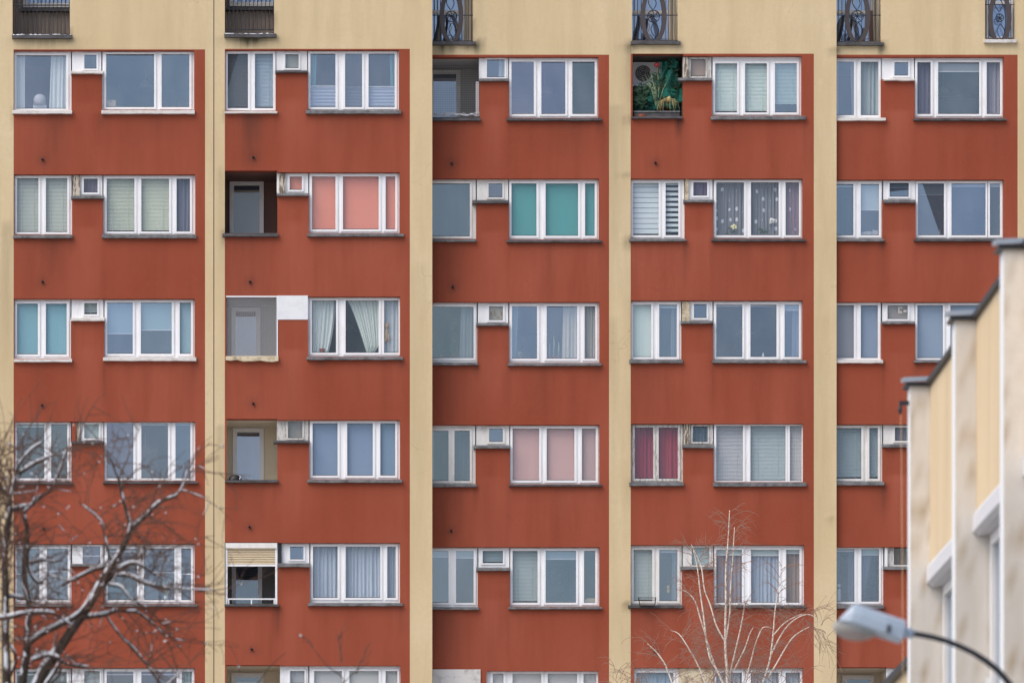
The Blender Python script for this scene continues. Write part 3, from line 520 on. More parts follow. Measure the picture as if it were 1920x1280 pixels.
holes = {c: [] for c in range(5)}; WIN = {}
for (c, r), d in FL.items():
    Ys = YS[c]; t = d['top']
    if 'L' in d: lx0, lx1, lt = d['L'][0], d['L'][1], t
    elif 'G' in d: lx0, lx1, lt = d['G'][0], d['G'][1], d['G'][2]
    else: lx0, lx1, lt = d['panel'][0], d['panel'][1], d['panel'][2]
    rx0, rx1 = d['R'][0], d['R'][1]
    lx0c = max(lx0, BX[c][0])
    H = holes[c]
    if 'panel' not in d:
        H.append((lx0c - (1 if lx0 < BX[c][0] else 0), lt, lx1, d['bl'])); H.append((lx1, t, rx0, d['mb']))
    H.append((rx0, t, rx1, d['br']))
    if 'L' in d:
        make_window(Ys, lx0, lx1, t, d['bl'], d['L'][2], d['L'][3], d['L'][4], d['sL'], 'peeling_wood' if d.get('woodL') else 'aged_pvc' if d.get('aged') else 'white_pvc')
        make_room(Ys, BX[c][0] - 6, lx1 + 8, t - 6, d['bl'] + 60, 1.5, R.choice(['room_paint', 'room_dark']))
    elif 'panel' in d:
        p = d['panel']; w = MB().pxbox(p[0], p[2], p[1], p[3], Ys - 0.03, Ys + 0.1).build('boarded_opening', 'white_sill', block)
        w['label'] = 'opening boarded over with flaking white panel'
    if 'm' in d:
        m = d['m']; wd = d.get('wood'); Yf = Ys + 0.11
        WIN[c, r] = make_window(Ys, lx1, rx0, t, d['mb'], [(m[0], m[1], m[4])], m[2], m[3], None, 'peeling_wood' if wd else 'aged_pvc' if d.get('aged') else 'white_pvc', sash=3.4)
        make_sill(d['sM'], Ys, block)
    if d.get('blank'):
        w = MB().pxbox(lx1 + .3, t - 2, rx0 - .3, d['mb'] + 1, Ys - 0.012, Ys + 0.12).build('blank_panel', 'blank_panel', block); w['label'] = 'plain white panel in place of the small window'
    for e in d.get('ex', []):
        MB().pxbox(e[1], e[3], e[2], e[4], Ys + (0.03 if e[0] == 'red_stucco' else 0.05), Ys + 0.13).build('filler_and_gap_strip', e[0], block)
    make_window(Ys, rx0, rx1, t, d['br'], d['R'][2], d['R'][3], d['R'][4], d['sR'], 'peeling_wood' if d.get('woodR') else 'white_pvc')
    make_room(Ys, lx1 + 9, BX[c][1] + 8, t - 6, d['br'] + 60, 3.6, R.choice(['room_paint', 'room_dark', 'room_warm']))
    if 'G' in d:
        G = d['G']; kind = G[4]
        wm = {'dark': 'loggia_dark', 'net': 'loggia_grey', 'beige': 'loggia_beige', 'shutter': 'room_paint', 'grey': 'loggia_beige', 'mesh': 'loggia_grey', 'jungle': 'soot'}[kind]
        lg, Yb = make_loggia(Ys, G, 0.95, wm); make_sill(d['sL'], Ys, lg)
        x0, x1, y0, y1 = G[:4]
        if kind == 'dark': door_in(lg, Yb, x0 + 10, y0 + 20, x0 + 74, y1 + 60, (168, 168, 160), 'aged_pvc', 'glass_r')
        if kind == 'beige':
            door_in(lg, Yb, x0 + 12, y0 + 17, x0 + 70, y1 + 60, (206, 216, 240))
        if kind == 'grey': door_in(lg, Yb, x0 + 10, y0 + 15, x0 + 70, y1 + 60, (196, 206, 236))
        if kind == 'net':
            door_in(lg, Yb, x0 + 10, y0 + 20, x0 + 64, y1 + 60, (232, 234, 240))
            MB().quad(*[W(px, py, Ys + 0.06) for px, py in ((x0, y1), (x1, y1), (x1, y0), (x0, y0))]).build('bird_net', 'mesh_net', lg)
            b = MB()
            for i in range(1, 28): b.pxbox(x0 + (x1 - x0) * i / 28 - .1, y0, x0 + (x1 - x0) * i / 28 + .1, y1, Ys + 0.05, Ys + 0.054)
            for i in range(1, 32): b.pxbox(x0, y0 + (y1 - y0) * i / 32 - .1, x1, y0 + (y1 - y0) * i / 32 + .1, Ys + 0.044, Ys + 0.048)
            b.build('net_cords', 'shutter_grey', lg)
            MB().pxbox(x0, y0 - 1.5, x1 + 1, y0 + 1, Ys - 0.01, Ys + 0.05).pxbox(x1 - 1.4, y0 + 1, x1 + 1, y1, Ys - 0.01, Ys + 0.05).build('net_batten', 'white_plastic', lg)
        if kind == 'mesh':
            door_in(lg, Yb, x0 - 6, y0 + 24, x0 + 53, y1 + 60, (196, 204, 222), 'aged_pvc')
            b = MB()
            for i in range(1, 22): b.pxbox(x0 + (x1 - x0) * i / 22 - .08, y0 + 12, x0 + (x1 - x0) * i / 22 + .08, y1, Ys + 0.06, Ys + 0.064)
            for i in range(1, 24): b.pxbox(x0, y0 + 12 + (y1 - y0 - 12) * i / 24 - .08, x1, y0 + 12 + (y1 - y0 - 12) * i / 24 + .08, Ys + 0.066, Ys + 0.07)
            b.build('net_cords', 'dark_metal', lg)
            b = MB()
            for k in range(7):
                pts = [W(x0 + (x1 - x0) * i / 12, y1 - 3 - R.uniform(0, 8) * (0.4 + 0.6 * math.sin(i * 1.1 + k) ** 2), Ys + 0.02 + 0.01 * k) for i in range(13)]; b.tube(pts, 0.006, 4)
            b.build('loose_netting', 'shutter_grey', lg)
            MB().pxbox(x1 - 7, y0 + 46, x1 - 1, y1 - 2, Ys + 0.1, Ys + 0.16).build('net_post', 'shutter_grey', lg)
        if kind == 'shutter':
            door_in(lg, Yb, x0 + 13, y0 + 26, x0 + 70, y1 + 60, (40, 52, 80))
            MB().ring(x0 + 1, y0 + 1, x1 - 1, y1 + 4, 4, Ys + 0.03, Ys + 0.1).build('shutter_frame', 'white_pvc', lg)
            MB().pxbox(x0 + 1.5, y0 + 1.5, x1 - 1.5, y0 + 11, Ys - 0.005, Ys + 0.1).build('shutter_box', 'aged_pvc', lg)
            for i in range(7):
                p = y0 + 11 + i * 4.4; b = MB(); a, e = W(x0 + 5, p + 4.4, Ys + .06), W(x1 - 5, p, Ys + .06)
                b.tube([(a[0], Ys + .065, (a[2] + e[2]) / 2), (e[0], Ys + .065, (a[2] + e[2]) / 2)], (e[2] - a[2]) * .52, 8); b.build('shutter_slat', 'beige_shutter', lg)
            MB().pxbox(x0 + 4, y0 + 41.5, x1 - 4, y0 + 45, Ys + 0.035, Ys + 0.09).build('shutter_bar', 'white_pvc', lg)
            b = MB().pxbox(x0 + 5, y1 - 11, x1 - 5, y1 - 8.5, Ys + 0.04, Ys + 0.08)
            for px in (x0 + 6, (x0 + x1) / 2 - 1, x1 - 8): b.pxbox(px, y1 - 8.5, px + 2.4, y1 + 1, Ys + 0.045, Ys + 0.075)
            b.build('handrail', 'white_pvc', lg)

# ---- the stucco itself
top_h = {0: [(23.5, -150, 131, 66), (421.5, -150, 514, 64)], 1: [(810.5, -150, 887, 78), (1185, -150, 1271, 77)], 2: [(1568.5, -150, 1652, 79), (1847, -150, 1902, 73)]}
for c in range(5):
    sheet('red_wall', (BX[c][0], BT[c], BX[c][1], 1420), [h for h in holes[c]], YS[c], 'red_stucco', block, 0.2, 9, red_stain)
def cream(x0, y0, x1, y1, Y, hs=()): sheet('cream_wall', (x0, y0, x1, y1), list(hs), Y, 'cream_stucco', block, 0.2, 9, cream_stain)
cream(-200, -160, 401 - .8, 93, 0, top_h[0][:1]); cream(401 + .8, -160, 810.5, 92, 0, top_h[0][1:])
cream(-200, 93, 25.5, 1420, 0); cream(384.5, 93, 400.2, 1420, 0); cream(401.8, 92, 421.5, 1420, 0); cream(768.5, 92, 810.5, 1420, 0)
MB().pxbox(399.5, -160, 402.5, 1420, 0.02, 0.05).build('expansion_joint', 'soot', block)
kB = (D + .55) / D; xa810 = W(810.5, 0, 0)[0]; pxB = xa810 / ((D + .55) / F) + CX
cream(pxB - 4, -160, 1182.5, 103, .55, top_h[1][:1]); cream(1182.5, -160, 1568.5, 101, .55, top_h[1][1:])
cream(pxB - 4, 103, 810.6, 1420, .55); cream(1142, 103, 1182.5, 1420, .55); cream(1526, 101, 1568.5, 1420, .55)
cream(1562, -160, 2150, 103, .68, top_h[2]); cream(1562, 103, 1568.6, 1420, .68); cream(1908, 103, 2150, 1420, .68)
for px, Ya, Yb_ in ((810.5, 0, 1.3), (1568.5, .55, 1.4)):       # the returns where the block steps back
    p0, p1 = W(px, 1420, Ya), W(px, -160, Ya)
    MB().quad((p0[0], Ya, p0[2]), (p0[0], Yb_, p0[2]), (p0[0], Yb_, p1[2]), (p0[0], Ya, p1[2])).build('return_wall', 'cream_stucco', block)
zt, zb_ = W(0, -160, 0)[2] - .05, W(0, 1420, 0)[2]; xl, xr = W(-200, 0, 0)[0], W(2150, 0, .68)[0]
MB().box(xl + .05, xr - .05, 5.5, 16, 0, zt).build('building_core', 'cream_stucco', block)
MB().box(xl, xr, 0.9, 16, zt + .002, zt + .4).build('roof_slab', 'pale_concrete', block)
MB().box(xl, xr, 0.72, 5.49, 0, zb_ - .02).build('lower_storeys', 'red_stucco', block)
for vx, vy in VENTS:
    c = 0 if vx < 400 else 1 if vx < 800 else 2 if vx < 1150 else 3; p = W(vx, vy, YS[c])
    b = MB(); n = 12
    for (ra, rb, ya, yb) in ((.028, .028, -.04, 0.0), (.018, .018, -.04, 0.0)):
        base = len(b.v)
        for i in range(n):
            q = 6.2832 * i / n; b.v += [(p[0] + ra * math.cos(q), p[1] + ya, p[2] + ra * math.sin(q)), (p[0] + rb * math.cos(q), p[1] + yb, p[2] + rb * math.sin(q))]
        for i in range(n): j = (i + 1) % n; b.f.append((base + 2 * i, base + 2 * j, base + 2 * j + 1, base + 2 * i + 1))
    for i in range(n): j = (i + 1) % n; b.f.append((2 * i, 2 * j, 2 * n + 2 * j, 2 * n + 2 * i))
    b.f.append(tuple(2 * n + 2 * i + 1 for i in range(n)))
    b.v = [(x, y + (0.0 if k < 4 * n else 0), z) for k, (x, y, z) in enumerate(b.v)]
    b.build('vent_pipe', 'dark_metal', block)

# ---- loggias of the cream top storey
def top_loggia(Ys, x0, x1, yb, kind):
    G = (x0, x1, -150, yb, kind); lg, Yb = make_loggia(Ys, G, 0.95, 'cladding_brown' if kind == 'bars' else 'loggia_beige', 10)
    if kind == 'bars':
        wx0 = x0 + (20 if x0 < 200 else 8); wy = 14 if x0 < 200 else 12
        MB().ring(wx0, -120, x1 + 6, wy, 8, Yb - 0.08, Yb - 0.01).build('window_frame', 'aged_pvc', lg)
        MB().quad(*[W(a, b_, Yb - 0.03) for a, b_ in ((wx0 + 6, wy - 6), (x1, wy - 6), (x1, -114), (wx0 + 6, -114))]).build('window_pane', 'glass_b', lg)
        curtain('curtain', wx0 + 6, x1, -114, wy - 6, Yb - 0.014, (160, 180, 214), lg, 10)
        MB().pxbox(wx0 - 6, wy + 2, x1 + 2, wy + 7, Yb - 0.16, Yb - 0.01).build('window_sill', 'dark_sill', lg)
        for i in range(int((x1 - x0) / 7.6) + 1):              # cladding boards on the back wall
            px = x0 - 2 + 7.6 * i; MB().pxbox(px, wy + 8, px + 7.1, yb + 10, Yb - 0.03, Yb - 0.005).build('board', 'cladding_brown', lg)
        b = MB(); n = int((x1 - x0) / 7.5); lowy = yb - (1 if x0 < 200 else 8)
        for i in range(n + 1): px = x0 + 1 + (x1 - x0 - 2) * i / n; p0, p1 = W(px, lowy, Ys + .05), W(px, -80, Ys + .05); b.tube([p0, p1], 0.0085, 5)
        for yy in (lowy, 10 if x0 < 200 else -2, -80): b.pxbox(x0 + .5, yy - .9, x1 - .5, yy + .9, Ys + .042, Ys + .058)
        b.build('railing', 'iron', lg)
        make_sill(('d', x0 - 1, x1 + 4, yb - 1, yb + 6), Ys, lg)
        b = MB(); n = 26
        b.tube([W(x0 + 1 + (x1 - x0 + 1) * i / n, yb + 1 + R.uniform(-.6, .6), Ys - 0.045) for i in range(n + 1)], [R.uniform(.012, .032) for _ in range(n + 1)], 6)
        b.build('snow_cover', 'snow', lg, True)
    else:
        w = x1 - x0; wh = kind == 'french'
        Yd = Ys + 0.1 if wh else Yb - 0.08
        dx0, dx1 = (x0 + 1, x1 - 1) if wh else (x0 - 14, x1 - 14)
        MB().ring(dx0, -140, dx1, yb + (1 if wh else 40), 5, Yd, Yd + 0.06).pxbox(dx0 + 5, (2 if wh else 20), dx1 - 5, (8 if wh else 26), Yd, Yd + .05).build('door_frame', 'white_pvc' if wh else 'aged_pvc', lg)
        for (a, b_) in ((-135, 2), (9, yb)) if wh else ((-135, 20), (27, yb + 35)):
            MB().quad(*[W(p, q, Yd + .03) for p, q in ((dx0 + 4, b_), (dx1 - 4, b_), (dx1 - 4, a), (dx0 + 4, a))]).build('door_pane', 'glass_b', lg)
        curtain('curtain', dx0 + 5, dx1 - 5, -130, yb + (0 if wh else 35), Yd + 0.07, (176, 200, 236), lg, 6)
        # wrought iron guard: two broad bowed bands, scrolls, a rosette and thin bars
        Yg = Ys - 0.02 if wh else Ys + 0.04; cx = x0 + w * (.5 if wh else .47); hw = w * (.32 if wh else .235); yc, hh = (34, 46) if wh else (31, 48)
        b = MB()
        for s in (-1, 1):
            pts = [W(cx + s * hw * math.cos(math.radians(a)) ** 1.0, yc + hh * math.sin(math.radians(a)), Yg) for a in range(-78, 79, 12)]
            for p, q in zip(pts, pts[1:]):
                t = 0.052; b.quad((p[0] - t, Yg - .02, p[2]), (p[0] + t, Yg - .02, p[2]), (q[0] + t, Yg - .02, q[2]), (q[0] - t, Yg - .02, q[2]))
                b.quad((p[0] + t, Yg - .02, p[2]), (p[0] + t, Yg + .02, p[2]), (q[0] + t, Yg + .02, q[2]), (q[0] + t, Yg - .02, q[2]))
                b.quad((p[0] - t, Yg + .02, p[2]), (p[0] - t, Yg - .02, p[2]), (q[0] - t, Yg - .02, q[2]), (q[0] - t, Yg + .02, q[2]))
        b.build('grille_band', 'bronze_band', lg)
        b = MB()
        rr = w * .13
        b.tube([W(cx + rr * math.cos(a * .35), yc + rr * math.sin(a * .35), Yg) for a in range(19)], 0.012, 5)
        for k in range(7): a = k * .9; b.tube([W(cx, yc, Yg), W(cx + rr * .5 * math.cos(a + .3), yc + rr * .5 * math.sin(a + .3), Yg), W(cx + rr * math.cos(a), yc + rr * math.sin(a), Yg)], 0.009, 4)
        for s in (-1, 1):
            b.tube([W(cx + 8 * s * math.sin(i * .42) + 1.5 * s, yc + 12 * (1 if s > 0 else -1) + i * 4 * (1 if s > 0 else -1), Yg) for i in range(9)], 0.01, 4)
            b.tube([W(cx - 5 * s * math.sin(i * .5), yc + 13 * s + i * 3.6 * s, Yg) for i in range(9)], 0.009, 4)
        for f_ in (.04, .12, .2, .8, .88, .96): b.tube([W(x0 + w * f_, yb - 1, Yg), W(x0 + w * f_, -80, Yg)], 0.008, 5)
        for yy in (yb - 1, (9 if wh else 29), -80): b.pxbox(x0 + .5, yy - .7, x1 - .5, yy + .7, Yg - .006, Yg + .006)
        b.build('grille_scrolls', 'iron', lg)
        if wh: make_sill(('w', x0 - 2, x1 + 4, yb + 1, yb + 7), Ys, lg)
        else: make_sill(('d', x0 - 2 if x0 > 1000 and x0 < 1500 else x0, x1 + 5, yb, yb + 6), Ys, lg)
        if not wh:
            b = MB()                                        # a second guard seen edge on at the loggia's left
            pts = [W(x0 + 3 + 9 * math.sin(math.radians(a)), 30 + 50 - a * .55, Ys + .45) for a in range(0, 91, 15)]; b.tube(pts, .035, 5)
            pts = [W(x0 + 22 + 6 * math.cos(math.radians(a)), 36 + a * .45, Ys + .45) for a in range(0, 91, 15)]; b.tube(pts, .03, 5); b.build('grille_band', 'navy', lg)
top_loggia(0, 23.5, 131, 66, 'bars'); top_loggia(0, 421.5, 514, 64, 'bars')
top_loggia(.55, 810.5, 887, 78, 'ornate'); top_loggia(.55, 1185, 1271, 77, 'ornate'); top_loggia(.68, 1568.5, 1652, 79, 'ornate'); top_loggia(.68, 1847, 1902, 73, 'french')

# paper stickers on two of the small panes
for (c, r, lst) in ((2, 2, [(919, 584, 922, 591), (926, 582, 929, 592), (939, 583, 942, 591), (933, 594, 936, 597)]), (4, 2, [(1684, 575, 1687, 587), (1688, 575, 1692, 579), (1694, 581, 1700, 585), (1688, 583, 1691, 588)])):
    for a in lst:
        MB().pxbox(*a, YS[c] + 0.121, YS[c] + 0.124).build('paper_sticker', 'sticker_paper' if c == 4 else 'room_warm', WIN[c, r])

# ------------------------------------------------------------------ things in the windows and loggias
def at(px, py, Y): return Vector(W(px, py, Y))
def thing(name, px, py, Y, label, cat, group=None): return empty(name, W(px, py, Y), label, cat, group)
Ya = 0.11 + 0.035
def jar():
    Y = Ya + .16; t = thing('storage_jar', 74, 203, Y, 'cloudy storage jar on pale base inside the single-pane window at top left', 'jar')
    MB().pxbox(62, 197, 87, 203.5, Y - .05, Y + .05).build('base', 'white_plastic', t)
    b = MB(); c = at(74.5, 197, Y); 
    b.tube([c, c + Vector((0, 0, .14)), c + Vector((0, 0, .2)), c + Vector((0, 0, .235))], [.14, .14, .11, .05], 14); b.build('dome', 'shutter_grey', t, True)
jar()
Y = Ya + .1; t = thing('cardboard_box', 208, 200, Y, 'small cardboard box on the sill of the wide top left window', 'box')
MB().pxbox(200, 188, 217, 201, Y - .06, Y + .06).build('carton', 'cardboard', t); MB().pxbox(206, 190, 209, 191.5, Y - .064, Y - .0605).build('handle_slot', 'soot', t)
def leaves(b, base, h, n, spread, lw, Yj=.05):
    for i in range(n):
        z = R.uniform(.15, 1) * h; a = R.uniform(0, 6.283); p = base + Vector((R.uniform(-.2, .2) * spread, R.uniform(-Yj, Yj), z))
        d = Vector((math.cos(a) * spread * R.uniform(.4, 1), math.sin(a) * Yj, R.uniform(-.2, .5) * spread)); s = Vector((-d.z, 0, d.x)).normalized() * lw
        m = p + d * .5; n0 = len(b.v); b.v += [tuple(p), tuple(m + s), tuple(p + d), tuple(m - s)]; b.f.append((n0, n0 + 1, n0 + 2, n0 + 3))
def potplant(px, py, Y, h, n, spread, lw, label, leaf='leaf_green'):
    t = thing('potted_plant', px, py, Y, label, 'plant'); c = at(px, py, Y)
    MB().tube([c, c + Vector((0, 0, .07))], [.04, .055], 10).build('pot', 'terracotta', t)
    b = MB(); leaves(b, c + Vector((0, 0, .05)), h, n, spread, lw); b.build('foliage', leaf, t)
    b = MB()
    for i in range(4): b.tube([c + Vector((0, 0, .05)), c + Vector((R.uniform(-.05, .05), 0, h * .6)), c + Vector((R.uniform(-.12, .12), 0, h))], [.006, .005, .003], 4)
    b.build('stem', leaf, t)
Yb2 = .55 + Ya
potplant(827, 670, Yb2 + .1, .24, 26, .13, .02, 'bushy dark houseplant behind the pane where the facade steps back, left of a taller one')
potplant(851, 670, Yb2 + .1, .32, 26, .11, .02, 'taller dark houseplant behind the pane where the facade steps back, nearer the window frame')
for px, h, lab in ((1030, 28, 'short slim cactus beside the sash in the window with cream curtain'), (1038, 42, 'tallest slim cactus in the window with cream curtain'), (1047, 30, 'slim cactus touching the edge of the cream curtain')):
    t = thing('cactus', px, 671, Yb2 + .08, lab, 'cactus', 'cacti in the cream curtain window'); c = at(px, 671, Yb2 + .08); k = h * .0119
    MB().tube([c, c + Vector((0, 0, .06))], [.03, .04], 8).build('pot', 'terracotta', t)
    MB().tube([c + Vector((0, 0, .05)), c + Vector((.01, 0, k * .6)), c + Vector((.004, 0, k))], [.016, .018, .006], 7).build('stem', 'pale_stem', t, True)
potplant(975, 671, Yb2 + .08, .08, 16, .08, .014, 'low pale plant at the bottom of the pane left of the cacti', 'pale_stem')
def orchid(px, py, fx, fy, mat, label):
    Y = .55 + Ya + .05; t = thing('orchid', px, py, Y, label, 'plant', 'orchids behind the dotted lace curtain'); c = at(px, py, Y); f = at(fx, fy, Y - .01)
    b = MB(); leaves(b, c, .05, 8, .2, .02, .02); b.build('foliage', 'leaf_green', t)
    MB().tube([c, (c + f) / 2 + Vector((.03, 0, .02)), f], [.006, .005, .004], 5).build('stem', 'leaf_green', t)
    for k in range(5): a = k * 1.3 + .4; q = R.uniform(.5, 1.1); MB().blob(f + Vector((.05 * q * math.cos(a), R.uniform(-.02, .02), .04 * q * math.sin(a))), .034 * R.uniform(.7, 1.2), .015, .028, 8, 4, .2).build('petal', mat, t, True)
orchid(1372, 437, 1377, 425, 'petal_yellow', 'orchid with pale yellow bloom behind dotted lace')
orchid(1432, 436, 1447, 414, 'petal_white', 'orchid with large white bloom behind dotted lace')
Y = .55 + Ya + .06; t = thing('figurine', 1431, 668, Y, 'tiny white pointed figurine on the sill below the dotted lace window', 'figurine'); c = at(1431, 668.5, Y)
MB().tube([c, c + Vector((0, 0, .02)), c + Vector((0, 0, .07)), c + Vector((0, 0, .1))], [.03, .028, .014, .003], 8).build('cone', 'white_plastic', t); MB().blob(c + Vector((0, 0, .072)), .012, .012, .014, 7, 4).build('knob', 'white_plastic', t, True)
Y = Ya + .04; t = thing('plush_toy', 724, 640, Y, 'beige plush toy leaning against the pane beside white curtains', 'toy'); c = at(724, 641, Y)
b = MB(); b.blob(c + Vector((0, 0, .17)), .055, .04, .15, 10, 7); b.blob(c + Vector((.005, 0, .36)), .06, .045, .065, 10, 6); b.blob(c + Vector((-.05, 0, .42)), .022, .02, .024, 6, 4); b.blob(c + Vector((.055, 0, .42)), .022, .02, .024, 6, 4)
b.blob(c + Vector((.05, 0, .1)), .03, .03, .09, 7, 5); b.blob(c + Vector((-.03, -.02, .04)), .03, .03, .06, 7, 5); b.build('body', 'plush', t, True)
Y = Ya + .05; t = thing('flower_pot', 604, 661, Y, 'small terracotta pot on the sill under white drawn curtains', 'pot'); c = at(604, 661, Y); MB().tube([c, c + Vector((0, 0, .06)), c + Vector((0, 0, .062)), c + Vector((0, 0, .085))], [.042, .055, .064, .064], 12).build('pot', 'terracotta', t)
Y = .5; t = thing('helmet', 441, 900, .1, 'black rounded helmet resting on the ledge of the open beige loggia', 'helmet'); c = at(441, 901, .1)
b = MB(); b.blob(c + Vector((0, 0, .0)), .155, .12, .135, 16, 10); b.build('shell', 'rubber_black', t, True); MB().tube([c + Vector((.1, -.09, .02)), c + Vector((.12, -.085, .07)), c + Vector((.1, -.08, .1))], .012, 6).build('trim', 'white_plastic', t)
Y = .55 + Ya + .07; t = thing('paper_box', 1108, 1128, Y, 'small beige box behind the narrow pane of a half-lowered blind window', 'box'); MB().pxbox(1100, 1121, 1116, 1129, Y - .05, Y + .05).build('carton', 'cardboard', t); MB().pxbox(1097, 1123, 1099.7, 1128.5, Y - .05, Y).build('flap', 'white_plastic', t)
Y = .68 + Ya + .08; t = thing('table_lamp', 1573.5, 1126, Y, 'slim white bottle-shaped lamp beside dark curtains near the street lamp', 'lamp'); MB().pxbox(1570.8, 1104, 1576.2, 1127, Y - .03, Y + .03).build('body', 'white_plastic', t); MB().pxbox(1571, 1094.5, 1576, 1098.5, Y - .03, Y + .03).build('top', 'white_plastic', t); MB().pxbox(1573, 1098.5, 1574.2, 1104, Y - .006, Y + .006).build('stem', 'zinc', t)
for i in range(12):
    x = 1616 + i * 2.6; h = R.uniform(5, 9) if i < 8 else R.uniform(8, 11); Y = .68 + Ya + .08
    t = MB().pxbox(x, 440.5 - h, x + 2.2, 441, Y - .06, Y + .05); n = col_mat('book', R.choice([(206, 202, 196), (190, 186, 180), (214, 208, 190), (176, 180, 186)])); tag(t.build('book', n), ['first', 'second', 'third', 'fourth', 'fifth', 'sixth', 'seventh', 'eighth', 'ninth', 'tenth', 'eleventh', 'last'][i] + ' thin pale book from the sash in the row below the half-drawn blind', 'book', 'books on the sill under the half-drawn blind')
Y = .68 + Ya + .1; t = thing('vase', 1756, 440, Y, 'small white vase behind the dark screened pane beside the stepped roofline', 'vase'); c = at(1762, 440, Y); MB().tube([c, c + Vector((0, 0, .03)), c + Vector((0, 0, .06)), c + Vector((0, 0, .1)), c + Vector((0, 0, .12))], [.02, .035, .03, .012, .02], 10).build('body', 'white_plastic', t, True)
def spider_plant():
    Y = Ya + .08; t = thing('spider_plant', 312, 1123, Y, 'arching pale spider plant in the window behind snowy branches', 'plant'); c = at(312, 1124, Y)
    MB().tube([c, c + Vector((0, 0, .09))], [.05, .065], 10).build('pot', 'white_plastic', t); b = MB()
    for i in range(26):
        a = R.uniform(-1.3, 1.3); l = R.uniform(.2, .45); b.tube([c + Vector((0, 0, .08)), c + Vector((math.sin(a) * l * .45, R.uniform(-.03, .03), .08 + l * .8)), c + Vector((math.sin(a) * l, R.uniform(-.03, .03), .08 + l * (.5 if abs(a) > .6 else 1.0)))], [.008, .007, .002], 4)
    b.build('foliage', 'pale_stem', t)
spider_plant()
Y = .55 + Ya + .05; t = thing('yellow_ornament', 1253, 1112, Y, 'yellow hanging ornament behind the pane above the wire planter', 'ornament'); c = at(1253, 1104, Y)
b = MB(); b.blob(c + Vector((0, 0, .045)), .035, .02, .045, 9, 6); b.blob(c + Vector((0, 0, -.045)), .035, .02, .045, 9, 6); b.build('body', 'toy_yellow', t, True); MB().tube([c + Vector((0, 0, .08)), c + Vector((0, 0, .6))], .003, 4).build('string', 'dark_metal', t)
def planter():
    Y = .55 - .05; t = thing('wire_planter', 1213, 1135, Y, 'empty black wire planter on the grey sill', 'planter'); b = MB()
    for yy, xa, xb in ((1120, 1197, 1230), (1124, 1198, 1229), (1135, 1200, 1227)):
        for dy in (-.09, .03): b.tube([at(xa, yy, Y + dy), at(xb, yy, Y + dy)], .008, 5)
        for xx in (xa, xb): b.tube([at(xx, yy, Y - .09), at(xx, yy, Y + .03)], .008, 5)
    b.build('rim', 'dark_metal', t); b = MB()
    for dy in (-.09, .03):
        for f_ in (0, 1): b.tube([at(1197 + 33 * f_, 1119, Y + dy), at(1200 + 27 * f_, 1136, Y + dy)], .011, 5)
    b.build('post', 'dark_metal', t); MB().pxbox(1200, 1134.5, 1227, 1135.5, Y - .08, Y + .02).build('base', 'dark_metal', t)
planter()
